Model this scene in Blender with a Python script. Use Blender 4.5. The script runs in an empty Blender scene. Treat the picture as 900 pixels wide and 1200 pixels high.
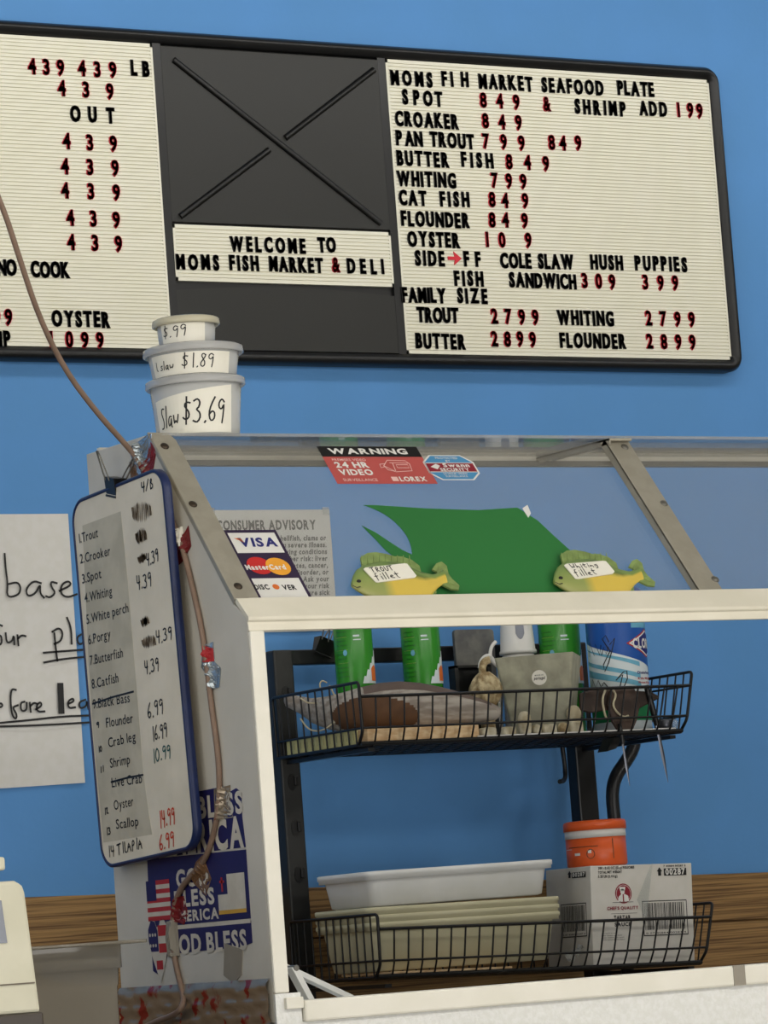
import bpy, math, random
from mathutils import Vector as V3, Matrix, geometry
random.seed(7)
S = bpy.context.scene
COL = S.collection
# ------------------------------------------------------------------ camera, exposure, light
F_PX = 4600.0
AX = V3((0.85397132, -0.00452435, 0.52030041)); AY = V3((-0.5152027, 0.13254716, 0.84675701)); AZ = V3((-0.07279537, -0.99116637, 0.11086051))
CAM = V3((-2.37965213, -4.21200711, 1.2))
right = V3((AX[0], AY[0], AZ[0])); down = V3((AX[1], AY[1], AZ[1])); fwd = V3((AX[2], AY[2], AZ[2]))
cd = bpy.data.cameras.new('camera'); cam = bpy.data.objects.new('camera', cd); COL.objects.link(cam)
cd.sensor_fit = 'VERTICAL'; cd.sensor_height = 36; cd.sensor_width = 27; cd.lens = F_PX * 36 / 1200
cd.clip_start = 0.05
up = -down; back = -fwd
cam.matrix_world = Matrix(((right.x, up.x, back.x, CAM.x), (right.y, up.y, back.y, CAM.y), (right.z, up.z, back.z, CAM.z), (0, 0, 0, 1)))
S.camera = cam
S.view_settings.view_transform = 'Standard'; S.view_settings.look = 'None'
S.view_settings.exposure = 0.0; S.view_settings.gamma = 1; S.view_settings.use_curve_mapping = False
w = bpy.data.worlds.new('world'); S.world = w; w.use_nodes = True
w.node_tree.nodes['Background'].inputs[0].default_value = (0.95, 0.97, 1.0, 1)
w.node_tree.nodes['Background'].inputs[1].default_value = 0.03
def lamp(name, loc, size, power, color, target):
    l = bpy.data.lights.new(name, 'AREA'); l.shape = 'RECTANGLE'; l.size, l.size_y = size; l.energy = power; l.color = color
    o = bpy.data.objects.new(name, l); COL.objects.link(o); o.location = loc
    o.rotation_euler = (V3(target) - V3(loc)).to_track_quat('-Z', 'Y').to_euler()
    return o
for lx in (-2.6, -1.4, -0.2, 1.0, 2.2, 3.4):       # a row of bare fluorescent tubes under the ceiling, out of frame above the customers
    l = bpy.data.lights.new('tube_lamp', 'POINT'); l.energy = 25; l.color = (1, 0.965, 0.90); l.shadow_soft_size = 0.16
    o = bpy.data.objects.new('tube_lamp', l); COL.objects.link(o); o.location = (lx, -2.6, 2.80)
lamp('wall_top_fill', (.8, .75, 2.96), (6, .12), 14, (1, 0.975, 0.93), (.8, 1.5, 2.35))     # unseen fill light added under the ceiling to brighten the wall top
lamp('shop_window_daylight', (.6, -4.0, .9), (2.6, 1.4), 54, (1, 0.98, 0.94), (.5, 0, 1.2))
lamp('end_panel_fill', (-3.2, -1.5, 1.6), (2, 2), 26, (1, 0.98, 0.94), (0, 0, 1.5))  # unseen fill light added on the left to brighten the end panel
lamp('storefront_daylight', (1.8, -7.4, 1.7), (5.0, 2.4), 10, (1, 0.98, 0.94), (0.6, 0, 1.5))

# ------------------------------------------------------------------ pixel -> point on a real plane
def ray(px, py): return AX * 0 + V3((AX[0]*(px-450)/F_PX + AX[1]*(py-600)/F_PX + AX[2], AY[0]*(px-450)/F_PX + AY[1]*(py-600)/F_PX + AY[2], AZ[0]*(px-450)/F_PX + AZ[1]*(py-600)/F_PX + AZ[2]))
def onY(px, py, y):
    r = ray(px, py); return CAM + r * ((y - CAM.y) / r.y)
def onX(px, py, x):
    r = ray(px, py); return CAM + r * ((x - CAM.x) / r.x)

# ------------------------------------------------------------------ materials
def lin(c):
    c = c / 255.0
    return c / 12.92 if c <= 0.04045 else ((c + 0.055) / 1.055) ** 2.4
def rgb(c): return (lin(c[0]), lin(c[1]), lin(c[2]), 1)
def mat(name, c, rough=0.6, metal=0.0, spec=0.4, mottle=0.06, scale=18, bump=0.0, bscale=200, c2=None, lo=0.4, hi=0.62, stretch=None):
    m = bpy.data.materials.new(name); m.use_nodes = True; nt = m.node_tree; b = nt.nodes['Principled BSDF']
    b.inputs['Roughness'].default_value = rough; b.inputs['Metallic'].default_value = metal; b.inputs['Specular IOR Level'].default_value = spec
    tc = nt.nodes.new('ShaderNodeTexCoord'); n = nt.nodes.new('ShaderNodeTexNoise'); n.inputs['Scale'].default_value = scale; n.inputs['Detail'].default_value = 5
    src = tc.outputs['Object']
    if stretch:
        mp = nt.nodes.new('ShaderNodeMapping'); mp.inputs['Scale'].default_value = stretch; nt.links.new(src, mp.inputs['Vector']); src = mp.outputs['Vector']
    nt.links.new(src, n.inputs['Vector'])
    r = nt.nodes.new('ShaderNodeValToRGB'); r.color_ramp.elements[0].position = lo; r.color_ramp.elements[1].position = hi
    a = rgb(c); k = 1 - mottle
    r.color_ramp.elements[0].color = rgb(c2) if c2 else (a[0]*k, a[1]*k, a[2]*k*0.98, 1); r.color_ramp.elements[1].color = a
    nt.links.new(n.outputs['Fac'], r.inputs['Fac']); nt.links.new(r.outputs['Color'], b.inputs['Base Color'])
    if bump:
        n2 = nt.nodes.new('ShaderNodeTexNoise'); n2.inputs['Scale'].default_value = bscale; n2.inputs['Detail'].default_value = 3
        nt.links.new(src, n2.inputs['Vector'])
        bp = nt.nodes.new('ShaderNodeBump'); bp.inputs['Strength'].default_value = bump; bp.inputs['Distance'].default_value = 0.004
        nt.links.new(n2.outputs['Fac'], bp.inputs['Height']); nt.links.new(bp.outputs['Normal'], b.inputs['Normal'])
    return m
def clear(name, tint=(1, 1, 1), haze=0.03, haze_c=(0.8, 0.8, 0.78), rough=0.03, ior=1.45):
    m = bpy.data.materials.new(name); m.use_nodes = True; nt = m.node_tree; nt.nodes.remove(nt.nodes['Principled BSDF'])
    out = nt.nodes['Material Output']; t = nt.nodes.new('ShaderNodeBsdfTransparent'); t.inputs[0].default_value = (*tint, 1)
    d = nt.nodes.new('ShaderNodeBsdfDiffuse'); d.inputs[0].default_value = (*haze_c, 1)
    g = nt.nodes.new('ShaderNodeBsdfGlossy'); g.inputs['Roughness'].default_value = rough
    fr = nt.nodes.new('ShaderNodeFresnel'); ge = nt.nodes.new('ShaderNodeNewGeometry')      # same air-to-plastic index on both faces of the thin sheet
    mi = nt.nodes.new('ShaderNodeMix'); mi.inputs[2].default_value = ior; mi.inputs[3].default_value = 1/ior
    nt.links.new(ge.outputs['Backfacing'], mi.inputs[0]); nt.links.new(mi.outputs[0], fr.inputs['IOR'])
    m1 = nt.nodes.new('ShaderNodeMixShader'); m1.inputs[0].default_value = haze; nt.links.new(t.outputs[0], m1.inputs[1]); nt.links.new(d.outputs[0], m1.inputs[2])
    m2 = nt.nodes.new('ShaderNodeMixShader'); nt.links.new(fr.outputs[0], m2.inputs[0]); nt.links.new(m1.outputs[0], m2.inputs[1]); nt.links.new(g.outputs[0], m2.inputs[2])
    nt.links.new(m2.outputs[0], out.inputs['Surface']); return m
M = {}
M['wall'] = mat('blue wall paint', (86, 143, 203), 0.7, mottle=0.03, scale=6, bump=0.05, bscale=90)
M['ceiling'] = mat('white ceiling tile', (225, 224, 218), 0.9)
M['floor'] = mat('grey floor tile', (150, 146, 138), 0.5)
M['sidewall'] = mat('cream side wall', (200, 196, 186), 0.8)
M['wood'] = mat('brown wood grain panel', (152, 118, 72), 0.6, scale=5, c2=(94, 66, 36), lo=0.34, hi=0.56, stretch=(1.0, 1.0, 62), bump=0.3, bscale=5)
M['black'] = mat('black plastic', (21, 21, 22), 0.35, mottle=0.1)
M['blackpanel'] = mat('charcoal plastic sheet', (36, 36, 34), 0.45, mottle=0.08, scale=4)
M['groove'] = mat('black groove', (10, 10, 10), 0.35)
M['cream'] = mat('cream grooved letter board', (232, 229, 212), 0.6, mottle=0.02)
M['ink'] = mat('black lettering', (18, 17, 18), 0.5, mottle=0.1)
M['redink'] = mat('red lettering', (216, 40, 58), 0.45, mottle=0.1)
M['white'] = mat('off white painted metal', (226, 220, 204), 0.5, mottle=0.07, scale=12, bump=0.03)
M['post'] = mat('white painted trim', (235, 231, 220), 0.5, mottle=0.05, scale=14)
M['panel'] = mat('grey white laminate', (206, 202, 193), 0.6, mottle=0.08, scale=8)
M['base'] = mat('white pebbled laminate', (232, 232, 230), 0.6, mottle=0.07, scale=160, bump=0.25, bscale=220)
M['alu'] = mat('dull aluminium', (168, 162, 148), 0.45, metal=0.35, mottle=0.1, scale=40)
M['dalu'] = mat('grey steel', (120, 117, 110), 0.4, metal=0.6, mottle=0.12, scale=40)  # darker grey metal for rail foot, clip handles, bar screws and pivot
M['screw'] = mat('dark screw', (70, 60, 50), 0.4, metal=0.7)
M['rail'] = mat('aluminium rail', (236, 229, 214), 0.4, metal=0.2, mottle=0.08, scale=25)
M['raildark'] = mat('brown rail gasket', (110, 100, 88), 0.6)
M['glass'] = clear('acrylic pane', (0.93, 0.94, 0.95), 0.075, (0.72, 0.68, 0.60))
M['glasstop'] = clear('acrylic top with reflection haze', (0.9, 0.9, 0.88), 0.28, (0.74, 0.72, 0.68))  # diffuse haze stands in for the reflection on the pane's underside
M['paper'] = mat('white paper', (214, 212, 208), 0.8, mottle=0.04, scale=60)
M['lam'] = mat('laminated sheet', (196, 194, 188), 0.3, mottle=0.06, scale=30)
M['greytext'] = mat('grey print', (84, 82, 80), 0.7)
M['wbframe'] = mat('navy plastic edge', (26, 40, 84), 0.4, mottle=0.2, scale=30)
M['wb'] = mat('dirty whiteboard', (230, 220, 200), 0.4, mottle=0.1, scale=14)
M['wbstrip'] = mat('grimy printed strip', (198, 190, 170), 0.5, mottle=0.16, scale=22)
M['scrib'] = mat('brown scribble', (112, 94, 70), 0.7)
M['orange'] = mat('red orange marker', (205, 66, 36), 0.6)
M['teal'] = mat('teal marker', (40, 92, 92), 0.6)
M['cord'] = mat('tan cord', (138, 114, 98), 0.5, mottle=0.15, scale=30)
M['foil'] = mat('crumpled foil tape', (190, 200, 206), 0.22, metal=0.7, mottle=0.3, scale=40, bump=0.4, bscale=60)
M['foilred'] = mat('clear tape with red print', (158, 144, 126), 0.16, metal=0.45, c2=(156, 44, 40), lo=0.40, hi=0.45, scale=11, bump=0.35, bscale=24, stretch=(2.0, 2.6, 2.0))
M['browntape'] = mat('brown tape', (126, 92, 64), 0.4, mottle=0.2)
M['redtape'] = mat('dark red tape', (120, 26, 30), 0.4, mottle=0.25)
M['greytape'] = mat('grey tape', (150, 143, 131), 0.6, mottle=0.1)
M['navy'] = mat('navy sticker', (28, 26, 88), 0.5, mottle=0.1)
M['stwhite'] = mat('white sticker print', (228, 226, 222), 0.5, mottle=0.04)
M['stcream'] = mat('aged white sticker print', (206, 200, 188), 0.55, mottle=0.1, scale=40)
M['stred'] = mat('red sticker print', (176, 40, 46), 0.5)
M['warnred'] = mat('faded red sticker', (186, 82, 78), 0.5)
M['pink'] = mat('pale pink print', (236, 196, 190), 0.5)
M['maroon'] = mat('maroon print', (140, 24, 44), 0.5)
M['skyprint'] = mat('light blue print', (72, 142, 190), 0.5)
M['visanavy'] = mat('navy print', (30, 34, 112), 0.5)
M['stpurple'] = mat('dark purple sticker', (44, 26, 60), 0.5)
M['mcred'] = mat('red disc print', (200, 40, 38), 0.5)
M['mcyel'] = mat('amber disc print', (240, 166, 50), 0.5)
M['orangep'] = mat('orange print', (226, 116, 50), 0.5)
M['gold'] = mat('gold print', (206, 160, 60), 0.5)
M['tub'] = clear('frosted clear plastic', (0.88, 0.89, 0.9), 0.62, (0.82, 0.82, 0.8), 0.2)
M['lid'] = clear('frosted lid plastic', (0.86, 0.86, 0.87), 0.42, (0.82, 0.82, 0.8), 0.15)
M['lidyel'] = clear('yellowed lid plastic', (0.9, 0.88, 0.78), 0.7, (0.74, 0.69, 0.52), 0.15)
M['label'] = mat('white paper label', (238, 234, 222), 0.7, mottle=0.03)
M['green'] = mat('green card', (38, 114, 52), 0.6, mottle=0.05, scale=5)
M['fin'] = mat('olive fin plastic', (136, 158, 92), 0.5, mottle=0.25, scale=70)
M['metalblack'] = mat('black enamelled metal', (26, 26, 28), 0.35, metal=0.1, mottle=0.2, scale=30)
M['postgrey'] = mat('worn black metal', (46, 46, 45), 0.45, metal=0.3, mottle=0.2, scale=30)
M['wire'] = mat('black coated wire', (12, 11, 12), 0.4, mottle=0.15)
M['can'] = mat('bright green can', (50, 138, 38), 0.25, mottle=0.08, scale=12)
M['canlight'] = mat('lime highlight print', (150, 200, 80), 0.3)
M['candark'] = mat('dark green print', (30, 96, 28), 0.3)
M['steelrim'] = mat('tin rim', (180, 180, 178), 0.3, metal=0.8)
M['whitecap'] = mat('white plastic cap', (216, 214, 210), 0.45, mottle=0.03)
M['pot'] = mat('grey green stone pot', (176, 174, 152), 0.75, c2=(146, 144, 126), scale=24, bump=0.1)
M['slate'] = mat('dusty chalkboard', (122, 121, 114), 0.6, c2=(84, 84, 84), scale=22)
M['wipes'] = mat('white wipes label', (216, 226, 230), 0.3, mottle=0.04)
M['wblue'] = mat('blue label print', (26, 84, 168), 0.3, mottle=0.12, scale=25)
M['wteal'] = mat('aqua label print', (110, 178, 206), 0.3, mottle=0.2, scale=30)
M['wgreen'] = mat('green label band', (24, 128, 76), 0.35)
M['bread'] = mat('pale tan wood board', (226, 198, 156), 0.7, c2=(206, 168, 124), scale=20, stretch=(3, 1, 8))
M['ruler'] = mat('yellowed ruler', (206, 200, 140), 0.6, mottle=0.12)
M['straw'] = mat('dried straw', (200, 184, 146), 0.8, c2=(140, 118, 82), scale=70, bump=0.6, bscale=120)
M['stone'] = mat('cream stone', (206, 198, 174), 0.7, c2=(168, 156, 128), scale=40)
M['leather'] = mat('dark brown leather', (86, 68, 58), 0.6, c2=(52, 40, 34), scale=30)
M['twine'] = mat('pale twine', (196, 186, 158), 0.8)
M['blade'] = mat('steel blade', (92, 94, 102), 0.3, metal=0.8)
M['binw'] = mat('grey white tote plastic', (228, 228, 226), 0.5, mottle=0.04)
M['binc'] = mat('cream tote plastic', (200, 194, 162), 0.5, mottle=0.06, scale=10)
M['carton'] = mat('white carton board', (214, 210, 203), 0.75, mottle=0.05, scale=30)
M['tuborange'] = mat('orange plastic tub', (224, 94, 40), 0.35, mottle=0.1)
M['cellophane'] = clear('clear film', (0.9, 0.92, 0.92), 0.25, (0.75, 0.76, 0.74), 0.1)
M['register'] = mat('ivory plastic', (208, 204, 184), 0.5, mottle=0.07, scale=16)
M['regwin'] = mat('grey display window', (120, 124, 136), 0.25)
M['smoke'] = clear('smoky clear plastic', (0.60, 0.57, 0.50), 0.62, (0.27, 0.245, 0.20), 0.12)
M['darkcounter'] = mat('dark counter laminate', (56, 46, 38), 0.4)
M['greycounter'] = mat('brown laminate counter', (104, 96, 84), 0.6)
def decoy_mat():
    m = mat('weathered grey wood', (176, 168, 158), 0.75, c2=(140, 130, 120), scale=7, stretch=(3, 12, 16), bump=0.1, bscale=8); return m
M['decoy'] = decoy_mat(); M['decoytop'] = mat('brown stained wood', (104, 88, 80), 0.7, mottle=0.2, scale=20); M['decoypatch'] = mat('dark brown wood patch', (96, 66, 42), 0.7, mottle=0.2, scale=40)
def fish_mat():
    m = bpy.data.materials.new('painted green and yellow fish'); m.use_nodes = True; nt = m.node_tree; b = nt.nodes['Principled BSDF']; b.inputs['Roughness'].default_value = 0.45
    a = nt.nodes.new('ShaderNodeAttribute'); a.attribute_name = 'paint'; nt.links.new(a.outputs['Color'], b.inputs['Base Color']); return m
M['fish'] = fish_mat()

# ------------------------------------------------------------------ mesh helpers
class MB:
    def __init__(s): s.v = []; s.f = []; s.m = []; s.s = []
    def add(s, verts, faces, m=0, smooth=False):
        o = len(s.v); s.v += [tuple(p) for p in verts]
        for f in faces: s.f.append([i + o for i in f]); s.m.append(m); s.s.append(smooth)
    def box(s, a, b, m=0):
        x0, y0, z0 = a; x1, y1, z1 = b
        s.add([(x0,y0,z0),(x1,y0,z0),(x1,y1,z0),(x0,y1,z0),(x0,y0,z1),(x1,y0,z1),(x1,y1,z1),(x0,y1,z1)],
              [(0,3,2,1),(4,5,6,7),(0,1,5,4),(1,2,6,5),(2,3,7,6),(3,0,4,7)], m); return s
    def hexa(s, bot, top, m=0):
        s.add(list(bot) + list(top), [(3,2,1,0),(4,5,6,7),(0,1,5,4),(1,2,6,5),(2,3,7,6),(3,0,4,7)], m); return s
    def tube(s, pts, r, n=8, m=0, closed=False, flat=None):
        pts = [V3(p) for p in pts]; k = len(pts); rings = []
        rr = r if isinstance(r, (list, tuple)) else [r] * k
        ref = None
        for i in range(k):
            a = pts[(i - 1) % k] if (closed or i > 0) else pts[i]; b = pts[(i + 1) % k] if (closed or i < k - 1) else pts[i]
            t = (b - a).normalized()
            if ref is None: ref = t.orthogonal().normalized()
            ref = (ref - t * ref.dot(t)); ref = ref.normalized() if ref.length > 1e-6 else t.orthogonal().normalized()
            bi = t.cross(ref)
            rings.append([pts[i] + (ref * math.cos(q * 2 * math.pi / n) + bi * math.sin(q * 2 * math.pi / n)) * rr[i] for q in range(n)])
        s.loft(rings, m, closed); return s
    def loft(s, rings, m=0, closed=False, caps=True, smooth=True):
        n = len(rings[0]); k = len(rings); vs = [p for r in rings for p in r]; fs = []
        for i in range(k if closed else k - 1):
            j = (i + 1) % k
            for q in range(n): fs.append((i*n+q, i*n+(q+1) % n, j*n+(q+1) % n, j*n+q))
        # keep the faces pointing outwards
        cen = sum((V3(p) for r in rings for p in r), V3()) / len(vs); out = 0.0
        for f in fs:
            A, B, C_, D = [V3(vs[i]) for i in f]; out += (C_-A).cross(D-B).dot((A+B+C_+D)/4 - cen)
        flip = out < 0
        if flip: fs = [f[::-1] for f in fs]
        s.add(vs, fs, m, smooth)
        if caps and not closed and flip:
            s.add(rings[0], [tuple(range(n))], m); s.add(rings[-1], [tuple(range(n))[::-1]], m)
        elif caps and not closed:
            s.add(rings[0], [tuple(range(n))[::-1]], m); s.add(rings[-1], [tuple(range(n))], m)
        return s
    def lathe(s, prof, c=(0,0,0), n=40, m=0, smooth=True, ax=None):
        c = V3(c); rings = []
        for r, z in prof:
            rings.append([c + V3((math.cos(q*2*math.pi/n)*r, math.sin(q*2*math.pi/n)*r, z)) for q in range(n)])
        s.loft(rings, m, smooth=smooth); return s
    def prism(s, F, poly, n0, n1, m=0):
        k = len(poly); A = [F(u, v, n0) for u, v in poly]; B = [F(u, v, n1) for u, v in poly]
        area = sum(poly[i][0]*poly[(i+1) % k][1] - poly[(i+1) % k][0]*poly[i][1] for i in range(k))
        cap = list(range(k)) if area > 0 else list(range(k))[::-1]
        fs = [tuple(i + k for i in cap), tuple(cap[::-1])]
        for i in range(k):
            j = (i + 1) % k; fs.append((i, j, j + k, i + k) if area > 0 else (j, i, i + k, j + k))
        s.add(A + B, fs, m); return s
    def poly(s, F, poly, n=0.0, m=0):
        tri = geometry.tessellate_polygon([[V3((u, v, 0)) for u, v in poly]]); fs = []
        for t in tri:
            a = [poly[i] for i in t]; ar = (a[1][0]-a[0][0])*(a[2][1]-a[0][1]) - (a[2][0]-a[0][0])*(a[1][1]-a[0][1])
            fs.append(tuple(t) if ar > 0 else tuple(t[::-1]))
        s.add([F(u, v, n) for u, v in poly], fs, m); return s
    def rect(s, F, u0, v0, u1, v1, n=0.0, m=0, k=1):
        vs = []; fs = []
        for i in range(k + 1):
            u = u0 + (u1-u0)*i/k; vs += [F(u, v0, n), F(u, v1, n)]
            if i: fs.append((2*i-2, 2*i, 2*i+1, 2*i-1))
        s.add(vs, fs, m); return s
    def disc(s, F, u, v, ru, rv, n=0.0, m=0, k=24):
        return s.poly(F, [(u + ru*math.cos(i*2*math.pi/k), v + rv*math.sin(i*2*math.pi/k)) for i in range(k)], n, m)
    def ribbon(s, F, pts, wd, n=0.0, m=0):
        pts = [V3((p[0], p[1], 0)) for p in pts]; vs = []; fs = []; k = len(pts)
        for i in range(k):
            a = pts[max(i-1, 0)]; b = pts[min(i+1, k-1)]; t = b - a
            t = t.normalized() if t.length > 1e-9 else V3((1, 0, 0)); nn = V3((-t.y, t.x, 0)) * wd / 2
            p = pts[i] - (t*wd*0.4 if i == 0 else V3((0,0,0))) + (t*wd*0.4 if i == k-1 else V3((0,0,0)))
            vs += [F(*(p+nn).xy, n), F(*(p-nn).xy, n)]
            if i: fs.append((2*i-2, 2*i-1, 2*i+1, 2*i))
        s.add(vs, fs, m); return s
    def build(s, name, mats, parent=None, bevel=0, seg=2, kind=None, label=None):
        me = bpy.data.meshes.new(name); me.from_pydata(s.v, [], s.f)
        for m in (mats if isinstance(mats, (list, tuple)) else [mats]): me.materials.append(M[m] if isinstance(m, str) else m)
        me.polygons.foreach_set('material_index', s.m); me.polygons.foreach_set('use_smooth', s.s); me.update()
        o = bpy.data.objects.new(name, me); COL.objects.link(o)
        if parent is not None:
            o.parent = parent
            o.matrix_parent_inverse = Matrix.Translation(-V3(parent.location)) if parent.type == 'EMPTY' else Matrix.Identity(4)
        if bevel:
            b = o.modifiers.new('bevel', 'BEVEL'); b.width = bevel; b.segments = seg; b.limit_method = 'ANGLE'; b.angle_limit = 0.7
        if kind: o['kind'] = kind
        if label: o['label'] = label
        return o
def tag(o, label, cat, group=None):
    o['label'] = label; o['category'] = cat
    if group: o['group'] = group
    return o
def thing(name, loc, label, cat, group=None):
    o = bpy.data.objects.new(name, None); o.empty_display_size = 0.02; COL.objects.link(o); o.location = loc
    return tag(o, label, cat, group)
def copy_thing(root, delta, label, rot=None):
    c = root.copy(); COL.objects.link(c); c.location = V3(root.location) + V3(delta); c['label'] = label
    if rot: c.rotation_euler = rot
    def rec(a, b):
        for ch in list(a.children):
            d = ch.copy(); COL.objects.link(d); inv = ch.matrix_parent_inverse.copy(); d.parent = b; d.matrix_parent_inverse = inv; rec(ch, d)
    rec(root, c); return c
def plane(o, U, N):
    o = V3(o); U = V3(U).normalized(); N = V3(N).normalized(); Vv = N.cross(U)
    def F(u, v, n=0.0): return o + U*u + Vv*v + N*n
    F.o, F.U, F.V, F.N = o, U, Vv, N
    def inv(p): d = V3(p) - o; return (d.dot(U), d.dot(Vv))
    F.inv = inv
    def px(x, y, n=0.0):
        r = ray(x, y); t = ((o + N*n - CAM).dot(N)) / r.dot(N); return inv(CAM + r*t)
    F.px = px
    return F
FACE = V3((-fwd.x, -fwd.y, 0)).normalized(); RT = V3((right.x, right.y, 0)).normalized()
def cylF(c, r0, r1=None, h=1.0):
    # u = arc length from the side facing the room, v = height from c.z; r tapers from r0 to r1 over h
    c = V3(c); r1 = r0 if r1 is None else r1; rm = (r0 + r1) / 2
    def F(u, v, n=0.0):
        r = r0 + (r1-r0)*v/h + n; a = u / rm
        return c + (FACE*math.cos(a) + RT*math.sin(a))*r + V3((0, 0, v))
    return F

# ------------------------------------------------------------------ lettering
CH = "ABCDEFGHIJKLMNOPQRSTUVWXYZabcdefghijklmnopqrstuvwxyz0123456789&$.:,/-%()'"
GL = {}
def load_glyphs():
    tmp = []
    for bold, off in ((0, 0.008), (1, 0.04)):
        for ch in CH:
            c = bpy.data.curves.new('glyph', 'FONT'); c.body = ch; c.offset = off; c.resolution_u = 3; c.fill_mode = 'FRONT'
            o = bpy.data.objects.new('glyph', c); COL.objects.link(o); tmp.append((bold, ch, o, c))
    dg = bpy.context.evaluated_depsgraph_get()
    for bold, ch, o, c in tmp:
        me = bpy.data.meshes.new_from_object(o.evaluated_get(dg))
        vs = [(v.co.x, v.co.y) for v in me.vertices]; fs = [tuple(p.vertices) for p in me.polygons]
        x0 = min(v[0] for v in vs); x1 = max(v[0] for v in vs)
        GL[(bold, ch)] = ([(x - x0, y) for x, y in vs], fs, x1 - x0)
        bpy.data.meshes.remove(me)
    for _, _, o, c in tmp: bpy.data.objects.remove(o); bpy.data.curves.remove(c)
load_glyphs()
CAP = 0.70
def glyph(mb, F, ch, bold, u, v, sx, sy, n, m, shear=0.0, thick=0.0):
    vs, fs, wd = GL[(bold, ch)]
    P = [(u + x*sx + y*sy*shear, v + y*sy) for x, y in vs]
    ff = []
    for t in fs:
        a = [P[i] for i in t[:3]]; ar = (a[1][0]-a[0][0])*(a[2][1]-a[0][1]) - (a[2][0]-a[0][0])*(a[1][1]-a[0][1])
        ff.append(tuple(t) if ar > 0 else tuple(t[::-1]))
    mb.add([F(x, y, n) for x, y in P], ff, m)
    if thick:
        cnt = {}
        for t in ff:
            for i in range(len(t)): cnt[(t[i], t[(i+1) % len(t)])] = 1
        k = len(P); ed = [e for e in cnt if (e[1], e[0]) not in cnt]
        mb.add([F(x, y, n) for x, y in P] + [F(x, y, n - thick) for x, y in P], [(b, a, a + k, b + k) for a, b in ed], m)
def text(mb, F, s, u, v, h, m=0, n=0.0004, width=None, bold=0, align='l', shear=0.0, ratio=None, thick=0.0):
    sy = h / CAP; gap = 0.10; adv = []
    for ch in s: adv.append(0.30 if ch == ' ' else GL[(bold, ch)][2] + gap)
    tot = sum(adv) - gap
    sx = sy if ratio is None else sy*ratio
    if width: sx = width / tot
    if align == 'c': u -= tot*sx/2
    if align == 'r': u -= tot*sx
    for ch, a in zip(s, adv):
        if ch != ' ': glyph(mb, F, ch, bold, u, v, sx, sy, n, m, shear, thick)
        u += a*sx
    return u
def slots(mb, F, s, u0, u1, v, h, m=0, n=0.0015, thick=0.0015):
    # changeable letters: condensed glyphs spread between u0 and u1
    sy = h / CAP; nn = [GL[(1, c)][2] for c in s]; sx = sy*(0.74 if s[0].isdigit() else 0.62); free = (u1-u0) - sum(nn)*sx
    g = free / max(1, len(s)-1) if len(s) > 1 else 0
    if g < 0.06*h: sx = (u1 - u0 - 0.06*h*(len(s)-1)) / sum(nn); g = 0.06*h
    u = u0
    for c, wn in zip(s, nn):
        jz, js = random.uniform(-.0006, .0006), random.uniform(-.02, .02)
        for e in (-.030, 0, .030): glyph(mb, F, c, 1, u + e*h, v + jz, sx, sy, n, m, js, thick)
        u += wn*sx + g
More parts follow.
